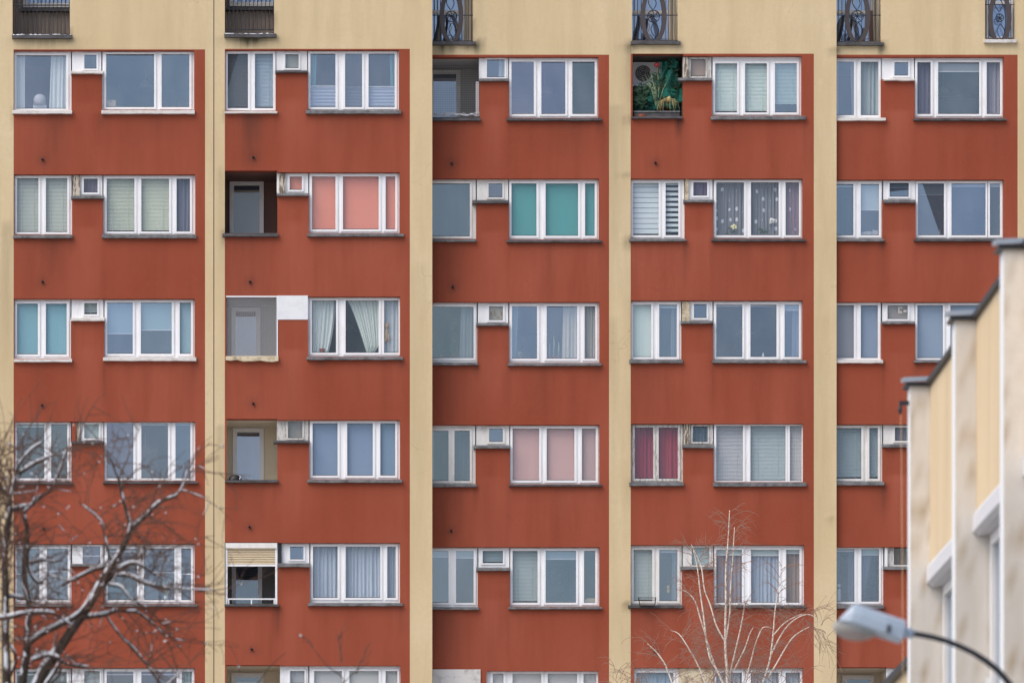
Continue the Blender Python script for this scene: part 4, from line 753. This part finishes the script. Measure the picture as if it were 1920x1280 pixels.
# the overgrown loggia with its outdoor unit
def jungle():
    Ys = .55; Y = Ys + .62; t = thing('air_conditioner', 1213, 162, Y, 'white outdoor air conditioner unit with round fan in the overgrown loggia', 'air conditioner')
    MB().pxbox(1186.5, 117, 1241, 158, Y, Y + .22).build('casing', 'ac_white', t)
    c = at(1206, 138, Y - .004); b = MB(); n = 28
    b.v += [tuple(c)] + [tuple(c + Vector((.185 * math.cos(6.283 * i / n), 0, .185 * math.sin(6.283 * i / n)))) for i in range(n)]; b.f += [(0, 1 + (i + 1) % n, 1 + i) for i in range(n)]; b.build('fan_opening', 'soot', t)
    for k in range(5):
        a = k * 1.2566; b = MB(); b.quad(tuple(c + Vector((.02 * math.cos(a), -.004, .02 * math.sin(a)))), tuple(c + Vector((.17 * math.cos(a - .25), -.006, .17 * math.sin(a - .25)))), tuple(c + Vector((.17 * math.cos(a + .25), -.012, .17 * math.sin(a + .25)))), tuple(c + Vector((.03 * math.cos(a + .6), -.006, .03 * math.sin(a + .6))))); b.build('fan_blade', 'dark_metal', t)
    b = MB()
    for rr in (.06, .1, .14, .18): b.tube([c + Vector((rr * math.cos(i * .2618), -.02, rr * math.sin(i * .2618))) for i in range(25)], .003, 4)
    b.build('fan_guard', 'shutter_grey', t); MB().pxbox(1186.5, 158.5, 1241, 161.5, Y - .05, Y + .22).build('bracket', 'zinc', t)
    # torn green netting, hung from the ceiling in loose folds
    v = []; f = []; nx, nz = 16, 16
    for j in range(nz + 1):
        for i in range(nx + 1):
            u, w = i / nx, j / nz; px = 1231 + (1276 - 1231) * u + 6 * math.sin(w * 5 + u * 3) - 16 * w * (1 - u); py = 112 + 74 * w + 5 * math.sin(u * 9)
            Yn = Ys + .3 + .07 * math.sin(u * 14 + w * 3) + .04 * math.sin(w * 11); q = W(px, py, Yn); v.append((q[0], Yn, q[2]))
    for j in range(nz):
        for i in range(nx):
            if R.random() < .1: continue
            q = j * (nx + 1) + i; f.append((q, q + 1, q + nx + 2, q + nx + 1))
    n0 = len(v)
    for j in range(nz + 1):
        for i in range(nx + 1):
            u, w = i / nx, j / nz; px = 1188 + 86 * u; py = 166 + 8 * math.sin(u * 7) + 42 * w; Yn = Ys + .33 + .06 * math.sin(u * 19 + w * 2); q = W(px, py, Yn); v.append((q[0], Yn, q[2]))
    for j in range(nz):
        for i in range(nx):
            if R.random() < .3: continue
            q = n0 + j * (nx + 1) + i; f.append((q, q + 1, q + nx + 2, q + nx + 1))
    o = mk('netting', v, f, 'green_net', None, True); tag(o, 'torn green garden netting hanging in the overgrown loggia', 'netting')
    Y = Ys + .2
    for k, (px, py, h, n, mat, lab) in enumerate(((1203, 206, .55, 60, 'leaf_green', 'tangle of green stems below the air conditioner'), (1232, 206, .8, 60, 'leaf_green', 'tall straggly plant in the middle of the overgrown loggia'), (1262, 206, 1.0, 60, 'leaf_green', 'dark leafy plant behind torn netting by the red wall'))):
        t = thing('balcony_plant', px, py, Y + .12 * k, lab, 'plant', 'plants in the overgrown loggia'); c = at(px, py, Y + .1 * k)
        MB().tube([c - Vector((0, 0, .4)), c - Vector((0, 0, .12))], [.1, .13], 10).build('pot', 'terracotta', t); b = MB(); leaves(b, c, h, n * 2, .22, .014, .1); b.build('foliage', mat, t); b = MB()
        for i in range(26): x = R.uniform(-.3, .3); b.tube([c, c + Vector((x * .5, R.uniform(-.1, .1), h * .55)), c + Vector((x * 1.2, R.uniform(-.1, .1), h * R.uniform(.7, 1.1)))], [.007, .006, .003], 4)
        b.build('stem', 'leaf_green' if k != 1 else 'pale_stem', t)
    p = at(1232, 122, Y + .05); t = thing('red_flower', 1232, 122, Y + .05, 'faded red bloom beside the air conditioner', 'flower'); MB().blob(p, .06, .05, .05, 9, 6, .25).build('bloom', 'petal_red', t, True); MB().tube([p, p - Vector((-.03, 0, .6))], .006, 4).build('stem', 'straw', t)
    t = thing('dried_grass', 1254, 215, Ys + .05, 'tuft of dry straw spilling over the ledge of the overgrown loggia', 'dried plant'); c = at(1254, 186, Ys + .06); b = MB()
    for i in range(34):
        a = R.uniform(-1.5, 1.5); l = R.uniform(.1, .36); e = c + Vector((math.sin(a) * l * .8, R.uniform(-.12, .05), -l + R.uniform(0, .12))); b.tube([c + Vector((R.uniform(-.05, .05), 0, R.uniform(-.02, .05))), (c + e) / 2 + Vector((math.sin(a) * .08, 0, .06)), e], [.004, .004, .002], 4)
    b.build('straw', 'straw', t); MB().blob(c, .05, .05, .06, 8, 5, .3).build('seed_head', 'straw', t, True)
    t = thing('balcony_trough', 1231, 215, Ys + .14, 'dark trough along the ledge of the overgrown loggia', 'planter'); MB().pxbox(1188, 208, 1275, 210.5, Ys + .09, Ys + .13).build('rim', 'grey_sill', t); MB().pxbox(1189, 211, 1274, 219, Ys + .11, Ys + .19).build('trough', 'dark_sill', t)
jungle()
for i, (xa, ya, xb, yb_, w, m, lab) in enumerate(((1633, 20, 1634, 78, 8, 'plank_brown', 'dark board standing upright behind the ornate guard'), (1628, 36, 1619, 78, 5, 'plank_brown', 'thin reddish board leaning behind the ornate guard'))):
    p, q = at(xa, ya, 1.0), at(xb, yb_, .95); d = Vector((w * .0059, 0, 0)); b = MB(); n0 = 0
    b.v = [tuple(q - d), tuple(q + d), tuple(p + d), tuple(p - d)] + [tuple(Vector(v) + Vector((0, .03, 0))) for v in (q - d, q + d, p + d, p - d)]; b.f = [(0, 1, 2, 3), (1, 5, 6, 2), (5, 4, 7, 6), (4, 0, 3, 7), (3, 2, 6, 7), (4, 5, 1, 0)]
    tag(b.build('timber_board', m), lab, 'board', 'boards in the loggia at upper right')

# ------------------------------------------------------------------ the low building at the right
def low_building():
    XP = 5.770; XW = XP + .185; XR = XW + .135; H = CZ + 8.455; zs = [46.6, 43.41, 40.42, 37.75, 35.4]
    t = empty('stepped_building', (XW + 4, -70, 0), 'low cream building with pale concrete piers and roller shutter boxes', 'building')
    st = [(0, 0, 0, 0, 0)]
    for i, z in enumerate(zs):
        Y = z - D; n = 60; m = 6; v = []; f = []; at_ = []          # pier with a stained front face
        for j in range(n + 1):
            for k in range(m + 1):
                v.append((XP + (XR + .08 - XP) * k / m, Y, H * j / n)); at_.append(R.uniform(.5, .95) if R.random() < .22 else R.uniform(0, .2))
        for j in range(n):
            for k in range(m): q = j * (m + 1) + k; f.append((q, q + 1, q + m + 2, q + m + 1))
        pr = mk('pier', v, f, 'pale_concrete', t, attr=at_)
        MB().quad((XP, Y + .22, 0), (XP, Y, 0), (XP, Y, H), (XP, Y + .22, H)).quad((XR + .08, Y + .22, 0), (XP, Y + .22, 0), (XP, Y + .22, H), (XR + .08, Y + .22, H)).build('pier_side', 'white_plastic', pr)
        b = MB(); b.v = [(XP - .06, Y - .05, H + .03), (XW + .03, Y - .05, H + .045), (XW + .03, Y + .25, H + .09), (XP - .06, Y + .25, H + .075), (XP - .06, Y - .05, H + .075), (XW + .03, Y - .05, H + .085), (XW + .03, Y + .25, H + .12), (XP - .06, Y + .25, H + .115)]
        b.f = [(0, 1, 5, 4), (1, 2, 6, 5), (2, 3, 7, 6), (3, 0, 4, 7), (4, 5, 6, 7), (3, 2, 1, 0)]; b.build('coping', 'zinc', t)
        b = MB(); b.box(XP - .045, XW + .02, Y - .035, Y + .235, H + .001, H + .03); b.build('coping_lip', 'dark_metal', t)
        if i + 1 < len(zs):
            Y2 = zs[i + 1] - D + .22; bt = CZ + 6.71
            MB().box(XW, XW + .1, Y2 + .002, Y - .002, bt, H - .002).build('infill_wall', 'warm_plaster', t)
            MB().box(XW - .04, XW + .22, Y2 + .003, Y - .003, H + .004, H + .05).build('parapet_flashing', 'dark_metal', t)
            b = MB(); q = [(XW - .035, bt - .12), (XW - .035, bt + .02), (XW - .012, bt + .06), (XR, bt + .06), (XR, bt - .14), (XW + .02, bt - .155)]; n = len(q)
            b.v = [(x, Y - .01, z_) for x, z_ in q] + [(x, Y2 + .01, z_) for x, z_ in q]; b.f = [tuple(range(n)), tuple(range(2 * n - 1, n - 1, -1))] + [(k, n + k, n + (k + 1) % n, (k + 1) % n) for k in range(n)]
            b.build('shutter_box', 'shutter_grey', t)
            w = MB(); zb0, zt0 = CZ + 4.3, bt - .15
            for (ya, yb_) in ((Y2 + .01, Y2 + .09), ((Y + Y2) / 2 - .05, (Y + Y2) / 2 + .05), (Y - .12, Y - .03)): w.box(XR - .02, XR + .05, ya, yb_, zb0, zt0)
            w.box(XR - .018, XR + .048, Y2 + .09, Y - .12, zb0, zb0 + .08); w.box(XR - .018, XR + .048, Y2 + .09, Y - .12, zt0 - .1, zt0); wo = w.build('window', 'white_pvc', t)
            MB().quad((XR + .02, Y - .03, zb0), (XR + .02, Y2, zb0), (XR + .02, Y2, zt0), (XR + .02, Y - .03, zt0)).build('pane', 'glass_a', wo)
            MB().box(XR + .002, XR + .03, Y - .03, Y - .003, zb0, zt0).build('gasket', 'dark_metal', wo)
            MB().box(XR - .06, XR - .021, Y - .1, Y - .07, CZ + 5.15, CZ + 5.3).build('handle', 'white_plastic', wo)
            MB().box(XW, XW + .1, Y2 + .002, Y - .002, 0, zb0 - .05).build('infill_wall', 'warm_plaster', t); MB().box(XW - .06, XR + .05, Y2 + .003, Y - .003, zb0 - .048, zb0 - .01).build('window_sill', 'grey_sill', t)
    MB().box(XR + .6, XR + 12, zs[-1] - D, zs[0] - D + .2, 0, H - .3).build('building_core', 'room_dark', t)
    hl = CZ + 5.87; MB().box(XP + .06, XP + 10, zs[0] - D + .24, zs[0] - D + 6, 0, hl).build('low_wing_wall', 'warm_plaster', t); MB().box(XP + .0, XP + 10, zs[0] - D + .235, zs[0] - D + 6.05, hl + .002, hl + .07).build('low_wing_flashing', 'dark_metal', t)
    b = empty('cable_bracket', W(1695, 755, zs[0] - D + .05), 'dark metal bracket with hanging cable on the side of the end pier', 'bracket'); Y = zs[0] - D + .1
    MB().pxbox(1687, 751, 1704.5, 758, Y - .03, Y + .03).build('arm', 'dark_metal', b); MB().blob(at(1688, 768, Y), .022, .022, .045, 8, 5).build('weight', 'dark_metal', b, True); MB().tube([at(1689, 757, Y), at(1688, 768, Y)], .006, 5).build('hook', 'dark_metal', b)
    MB().tube([at(1689, 772, Y), at(1690.5, 900, Y), at(1692, 1100, Y), at(1693, 1300, Y)], .0022, 5).build('cable', 'cardboard', b)
low_building()

# ------------------------------------------------------------------ street lamp
def street_lamp():
    Y = -76.0; t = thing('street_lamp', 1935, 2860, Y, 'grey street lamp head on curved black arm in front of cream building', 'street lamp'); t.location = (W(1935, 0, Y)[0], Y, 0)
    A, B = at(1694, 1184, Y), at(1573, 1158, Y); ax = (B - A); L = ax.length; ax.normalize(); up = Vector((-ax.z, 0, ax.x)); up = up if up.z > 0 else -up; sd = Vector((0, 1, 0)); k = 34.0 / F
    sec = [(0.0, .07, 12, -17), (.012, .1, 19, -21), (.3, .13, 22, -17), (.7, .15, 27, -12), (.82, .15, 28.5, -11), (.855, .145, 26, -10.5), (.93, .125, 11, -9.5), (1.0, .1, -4, -9)]
    v = []; f = []; n = 12
    for tt, hw, h1, h2 in sec:
        for i in range(n):
            a = 6.2832 * i / n; ca, sa = math.cos(a), math.sin(a); cc = abs(ca) ** .3 * (1 if ca > 0 else -1); ss = abs(sa) ** .35 * (1 if sa > 0 else -1)
            mid, hh = (h1 + h2) / 2 * k, (h1 - h2) / 2 * k; v.append(tuple(A + ax * (L * tt) + sd * (hw * cc) + up * (mid + hh * ss)))
    for s_ in range(len(sec) - 1):
        for i in range(n): j = (i + 1) % n; f.append((s_ * n + i, s_ * n + j, (s_ + 1) * n + j, (s_ + 1) * n + i))
    f += [tuple(range(n)), tuple(range((len(sec) - 1) * n, len(sec) * n))[::-1]]
    hd = mk('lamp_head', v, f, 'lamp_grey', t)
    c = A + ax * (L * .71) - up * (10 * k); b = MB(); m = 8; n2 = 16; base = 0
    for i in range(m + 1):
        th = math.pi / 2 * i / m
        for q in range(n2):
            ph = 6.2832 * q / n2; b.v.append(tuple(c + ax * (.16 * math.cos(th) * math.cos(ph)) + sd * (.125 * math.cos(th) * math.sin(ph)) - up * (26 * k * math.sin(th)) + ax * (.03 * math.sin(th))))
    for i in range(m):
        for q in range(n2): q2 = (q + 1) % n2; b.f.append((i * n2 + q, (i + 1) * n2 + q, (i + 1) * n2 + q2, i * n2 + q2))
    b.build('diffuser', 'lamp_bowl', t, True)
    b = MB(); b.tube([A + ax * (L * .02) - up * (17 * k), A + ax * (L * .4) - up * (15.5 * k), A + ax * (L * .97) - up * (8.5 * k)], .008, 6); b.build('seam', 'dark_metal', t)
    b = MB(); b.tube([A + ax * (L * .25) - sd * .125 - up * (12 * k), A + ax * (L * .255) - sd * .128 + up * (2 * k)], .012, 6); b.build('latch', 'dark_metal', t)
    b = MB(); b.tube([A - ax * .07, A - ax * .01, A + ax * .02], [.032, .04, .045], 10); b.build('socket', 'lamp_grey', t, True)
    pts = [(1702, 1186), (1725, 1189), (1750, 1194), (1775, 1201), (1800, 1211), (1825, 1223), (1850, 1239), (1872, 1257), (1892, 1280), (1908, 1305), (1920, 1335), (1928, 1370), (1932, 1420), (1933, 1500)]
    P = [at(x, y, Y) for x, y in pts]; P.append(Vector((P[-1].x, Y, 0))); MB().tube(P, [.02] * 6 + [.022] * 6 + [.03, .045, .06], 10).build('pole', 'black_paint', t, True)
street_lamp()

# ------------------------------------------------------------------ trees
def smooth(pts, n=4):
    """Catmull-Rom through (x, y, w)"""
    o = []
    for i in range(len(pts) - 1):
        p0, p1, p2, p3 = pts[max(i - 1, 0)], pts[i], pts[i + 1], pts[min(i + 2, len(pts) - 1)]
        for k in range(n):
            t = k / n; o.append(tuple(.5 * (2 * b + (c - a) * t + (2 * a - 5 * b + 4 * c - d) * t * t + (3 * b - a - 3 * c + d) * t ** 3) for a, b, c, d in zip(p0, p1, p2, p3)))
    o.append(tuple(pts[-1])); return o
def limb(b, pts, Y, kpx, seg=7, wob=.0, n=4):
    pts = smooth([(p[0], p[1], p[2]) for p in pts], n); y = Y; P = []
    for p in pts: y += R.uniform(-wob, wob); P.append(at(p[0], p[1], y) + Vector((R.uniform(-1, 1), 0, R.uniform(-1, 1))) * (wob * .06))
    rad = [max(.0025, p[2] * .5 * kpx) for p in pts]; b.tube(P, rad, seg); return P, rad
def snow_on(b, P, rad, cover, thick=1.0):
    """snow lying on the upper side of a limb, broken into runs"""
    i = 0; n = len(P)
    while i < n - 1:
        if R.random() < cover:
            j = min(n, i + R.randint(7, 18)); seg = []; rr = []
            for q in range(i, j):
                tdir = (P[min(q + 1, n - 1)] - P[max(q - 1, 0)]).normalized(); flat = 1 - abs(tdir.z) ** 2; h = rad[q] * (.35 + .55 * flat) + .003
                up = Vector((0, 0, 1)) - tdir * tdir.z; up = up.normalized() if up.length > .05 else Vector((0, -1, 0))
                seg.append(P[q] + up * h + Vector((0, -rad[q] * .35, 0))); rr.append((rad[q] * (.4 + .42 * flat) + .003) * R.uniform(.85, 1.12) * thick)
            if len(seg) > 1: rr[0] *= .6; rr[-1] *= .6; b.tube(seg, rr, 6)
            i = j
        i += R.randint(1, 2)
def snowy_tree():
    z = 47.0; Y = z - D; k = z / F
    t = empty('snowy_tree', (W(35, 0, Y)[0], Y, 0), 'bare dark tree with snow lying along its branches', 'tree')
    L = [[(60, 1480, 46), (50, 1400, 40), (60, 1320, 34), (78, 1265, 28), (105, 1225, 24), (135, 1180, 21), (160, 1145, 21), (180, 1110, 21), (196, 1083, 19), (212, 1058, 17), (228, 1030, 15), (239, 1008, 13), (243, 985, 10), (236, 955, 8), (228, 925, 7), (222, 900, 5), (210, 868, 4), (196, 835, 3)],
         [(242, 992, 10), (256, 982, 10), (275, 966, 9), (295, 945, 8), (312, 936, 7), (332, 928, 5), (345, 905, 3), (352, 880, 2)],
         [(20, 1480, 34), (14, 1330, 26), (12, 1250, 22), (10, 1180, 19), (10, 1100, 18), (9, 1040, 16), (14, 985, 14), (18, 940, 11), (4, 915, 9), (-20, 890, 8)],
         [(50, 1480, 30), (38, 1330, 24), (45, 1260, 20), (50, 1220, 18), (52, 1180, 17), (55, 1140, 14), (48, 1100, 14), (45, 1060, 12), (50, 1020, 11), (50, 985, 10), (46, 962, 8), (58, 948, 6), (68, 930, 5)],
         [(55, 1205, 12), (75, 1190, 12), (110, 1172, 12), (135, 1160, 11), (160, 1140, 12), (178, 1116, 13)],
         [(16, 958, 9), (38, 952, 9), (58, 948, 8), (75, 932, 7), (95, 918, 7), (110, 886, 5), (124, 846, 4), (130, 820, 2)],
         [(18, 940, 9), (26, 905, 7), (36, 870, 6), (62, 840, 5), (82, 828, 3)], [(36, 888, 8), (60, 872, 8), (82, 862, 6), (100, 852, 3)],
         [(156, 1158, 9), (178, 1155, 9), (200, 1151, 9), (218, 1144, 7), (238, 1146, 6), (256, 1147, 6), (270, 1156, 5), (284, 1166, 4), (310, 1190, 3), (345, 1202, 2)],
         [(195, 1096, 13), (214, 1078, 12), (232, 1062, 10), (256, 1056, 7), (282, 1072, 5), (300, 1082, 3)], [(222, 1078, 7), (246, 1080, 8), (266, 1091, 8), (290, 1098, 7), (312, 1102, 4), (335, 1104, 3), (400, 1106, 2)],
         [(204, 1096, 6), (226, 1100, 6), (240, 1116, 4), (256, 1136, 3)], [(200, 1155, 5), (226, 1192, 5), (250, 1214, 5), (272, 1242, 5), (290, 1266, 5), (306, 1300, 4)],
         [(60, 1238, 8), (76, 1226, 9), (95, 1228, 8), (108, 1235, 8), (125, 1244, 6), (148, 1248, 6), (166, 1250, 4)], [(-10, 1160, 8), (22, 1156, 9), (45, 1150, 8), (80, 1148, 8), (102, 1150, 6), (118, 1160, 4), (135, 1172, 3)],
         [(198, 1062, 8), (176, 1068, 7), (155, 1078, 7), (130, 1090, 6), (114, 1098, 4)], [(45, 1062, 9), (58, 1056, 8), (76, 1050, 7), (96, 1053, 5), (116, 1050, 4)], [(52, 1018, 9), (52, 1050, 8), (60, 1080, 8), (76, 1092, 7), (90, 1072, 4)],
         [(214, 1060, 7), (204, 1036, 6), (196, 1005, 5), (188, 975, 4), (165, 955, 3), (146, 940, 2)], [(10, 1120, 8), (24, 1118, 7), (46, 1122, 6), (66, 1130, 5)], [(20, 1265, 9), (30, 1230, 7), (12, 1200, 5)], [(108, 1235, 6), (112, 1262, 6), (70, 1300, 8)],
         [(60, 1238, 7), (90, 1228, 8), (112, 1237, 8), (100, 1262, 8), (80, 1290, 9)], [(300, 1398, 6), (420, 1330, 4.5), (478, 1285, 3.6), (505, 1250, 2.8), (536, 1222, 2)], [(300, 1398, 6), (500, 1340, 5), (640, 1284, 4), (612, 1246, 3), (586, 1214, 2)], [(640, 1284, 3.5), (662, 1262, 2.6), (692, 1240, 2)], [(60, 1400, 12), (150, 1392, 10), (300, 1398, 8)]]
    L = [[(p[0], p[1], p[2] * (.6 if i_ > 22 else .84)) for p in l] for i_, l in enumerate(L)]
    sn = MB(); tw = MB()
    limbs = []
    for i, l in enumerate(L):
        b = MB(); P, r = limb(b, l, Y + (0 if i in (0, 4) else R.uniform(-.25, .25)), k, 8, .012); b.build('trunk' if i in (0, 2, 3) else 'branch', 'bark', t, True); limbs.append((l, P, r))
        snow_on(sn, P, r, .25 if i in (2, 3) else .5 if i == 0 else .0 if i in (23, 24, 25) else .72, .95)
    def twig(x, y, a, ln, w, Yt, depth):
        pts = []; n = 6; cx, cy = x, y; bend = R.uniform(-.16, .16) - (.05 if math.cos(a) > 0 else -.05)
        for i in range(n + 1):
            pts.append((cx, cy, w * (1 - .75 * i / n))); cx += math.cos(a) * ln / n; cy -= math.sin(a) * ln / n; a += bend + R.uniform(-.12, .12)
        P, r = limb(tw, pts, Yt, k, 5, .006, 2)
        if R.random() < .1: snow_on(sn, P[:len(P) // 2], r[:len(P) // 2], .16, .7)
        for p in P[::2]:
            if R.random() < .022: q = p + Vector((R.uniform(-.006, .006), -.008, .006)); sn.blob(q, .009, .009, .008, 6, 4, .2)
        if depth:
            for _ in range(R.randint(1, 3)): q = pts[R.randint(2, n - 1)]; twig(q[0], q[1], a + R.choice((-1, 1)) * R.uniform(.4, 1.0), ln * R.uniform(.35, .7), w * .6, Yt, depth - 1)
    for i, (l, P, r) in enumerate(limbs[:23]):
        ll = [q for q in l if q[1] < 1330]; tot = max(3, int(sum(math.hypot(a[0] - c[0], a[1] - c[1]) for a, c in zip(ll, ll[1:])) / 10))
        for _ in range(tot):
            q = R.randint(0, len(ll) - 2); f_ = R.random(); x = ll[q][0] + (ll[q + 1][0] - ll[q][0]) * f_; y = ll[q][1] + (ll[q + 1][1] - ll[q][1]) * f_
            right = x > 150; a = R.uniform(-.9, 1.6) if right else R.uniform(-.3, 3.3); twig(x, y, a, R.uniform(40, 120), R.uniform(1.7, 3.0), Y + R.uniform(-.4, .4), 1)
    for _ in range(44): x = R.uniform(-30, 26); twig(x, R.uniform(900, 1080), R.uniform(1.1, 2.0), R.uniform(90, 190), R.uniform(2, 4), Y + R.uniform(-.5, .5), 1)
    for x, y, a, ln in ((205, 870, 1.9, 110), (150, 830, 1.5, 110), (140, 860, 1.6, 120), (36, 850, 1.3, 90), (330, 930, .9, 110), (280, 960, 1.3, 120), (352, 880, 1.0, 70), (243, 990, .3, 130), (222, 900, 1.2, 120), (300, 1100, .2, 120), (280, 1165, -.5, 120), (255, 1130, -.6, 130), (240, 1150, -.8, 120), (215, 1140, -.9, 150), (300, 1040, .5, 110), (250, 1060, .9, 100), (586, 1214, 1.9, 30), (640, 1240, 1.6, 60), (668, 1262, 1.3, 60)): twig(x, y, a, ln, 3.4, Y, 1)
    tag(tw.build('twigs', 'dark_twig', t), kind='stuff'); tag(sn.build('snow', 'snow', t, True), kind='stuff')
snowy_tree()
def birch():
    z = 94.0; Y = z - D; k = z / F
    t = empty('birch_tree', (W(1364, 0, Y)[0], Y, 0), 'slender bare birch with several pale stems before the red wall', 'tree')
    L = [[(1366, 1700, 12), (1366, 1400, 9), (1364, 1280, 7), (1360, 1206, 6), (1361, 1126, 5), (1361, 1068, 4), (1365, 1014, 2.6), (1368, 956, 1.2)], [(1361, 1200, 4), (1368, 1153, 3.6), (1370, 1099, 3), (1374, 1046, 2.2), (1377, 988, 1.2)],
         [(1358, 1200, 4), (1343, 1171, 3.6), (1332, 1134, 3.4), (1321, 1105, 3), (1316, 1067, 2.8), (1308, 1045, 1.6), (1296, 1020, 1)], [(1364, 1300, 5.5), (1346, 1258, 5), (1332, 1235, 4.8), (1324, 1195, 4.2), (1320, 1160, 3.8), (1313, 1110, 3.2), (1308, 1067, 2.6), (1300, 1030, 1.2)],
         [(1346, 1262, 4), (1332, 1222, 3.6), (1322, 1187, 3.4), (1313, 1158, 3), (1303, 1126, 2.6), (1289, 1110, 1.6), (1280, 1106, 1)], [(1330, 1300, 4), (1311, 1251, 3.4), (1289, 1211, 3), (1273, 1188, 2.4), (1258, 1181, 1.2)], [(1280, 1330, 5), (1260, 1278, 4), (1247, 1245, 3.4), (1231, 1222, 2.6), (1214, 1206, 1.2)],
         [(1366, 1290, 5), (1370, 1258, 4), (1382, 1206, 3.6), (1391, 1165, 3), (1396, 1134, 2.4)], [(1376, 1256, 3.6), (1396, 1216, 3), (1406, 1187, 2), (1413, 1175, 1.2)], [(1390, 1320, 4.5), (1398, 1280, 4), (1408, 1238, 3.4), (1418, 1203, 2.8), (1430, 1176, 2), (1447, 1177, 1.2)],
         [(1410, 1340, 6), (1430, 1280, 5), (1443, 1238, 4.4), (1449, 1195, 3.8), (1453, 1147, 3), (1459, 1105, 2), (1466, 1060, 1)], [(1446, 1226, 3.6), (1462, 1194, 3.2), (1478, 1171, 2.8), (1500, 1155, 2.4), (1520, 1152, 2), (1537, 1166, 1.5), (1552, 1192, 1)], [(1440, 1270, 3.6), (1455, 1245, 3.4), (1474, 1212, 2.8), (1491, 1190, 2.2), (1518, 1174, 1.4)],
         [(1450, 1190, 3), (1470, 1168, 2.4), (1490, 1156, 1.8), (1505, 1150, 1.2)], [(1366, 1400, 8), (1390, 1360, 7), (1410, 1335, 6)], [(1366, 1400, 7), (1330, 1370, 6), (1282, 1332, 5)]]
    L = [[(p[0], p[1], p[2] * (.82 if p[1] < 1300 else 1)) for p in l] for l in L]
    tw = MB()
    def twig(x, y, a, ln, w, droop, depth):
        pts = []; n = 6; cx, cy = x, y
        for i in range(n + 1):
            pts.append((cx, cy, w * (1 - .7 * i / n))); cx += math.cos(a) * ln / n; cy -= math.sin(a) * ln / n
            a += (-droop if math.cos(a) > 0 else droop) + R.uniform(-.14, .14)
        limb(tw, pts, Y + R.uniform(-.6, .6), k, 4, .004, 2)
        if depth:
            for _ in range(R.randint(2, 3)): q = pts[R.randint(1, n - 1)]; twig(q[0], q[1], a + R.choice((-1, 1)) * R.uniform(.3, .8), ln * R.uniform(.4, .7), w * .75, droop, depth - 1)
    for i, l in enumerate(L):
        b = MB(); limb(b, l, Y + (0 if i < 2 else R.uniform(-.2, .2)), k, 7, .004); b.build('trunk' if i in (0, 10) else 'branch', 'birch_bark', t, True)
        for q, c in zip(l, l[1:]):
            if q[1] > 1330: continue
            for _ in range(max(2, int(math.hypot(q[0] - c[0], q[1] - c[1]) / 7))):
                f_ = R.random(); twig(q[0] + (c[0] - q[0]) * f_, q[1] + (c[1] - q[1]) * f_, 1.57 + R.choice((-1, 1)) * R.uniform(.15, 1.0), R.uniform(22, 56), R.uniform(.8, 1.4), R.uniform(.02, .22), 1)
    for _ in range(10): x = R.uniform(1505, 1552); twig(x, 1156 + (x - 1505) * .8, R.uniform(-1.4, -.8), R.uniform(40, 80), .9, .02, 1)
    for _ in range(16): twig(R.uniform(1150, 1200), R.uniform(1262, 1300), R.uniform(1.0, 2.4), R.uniform(30, 50), 1.1, .2, 1)
    for _ in range(60): twig(R.uniform(1270, 1500), R.uniform(1240, 1300), R.uniform(.7, 2.4), R.uniform(30, 60), 1.1, .1, 1)
    tag(tw.build('twigs', 'red_twig', t), kind='stuff')
birch()
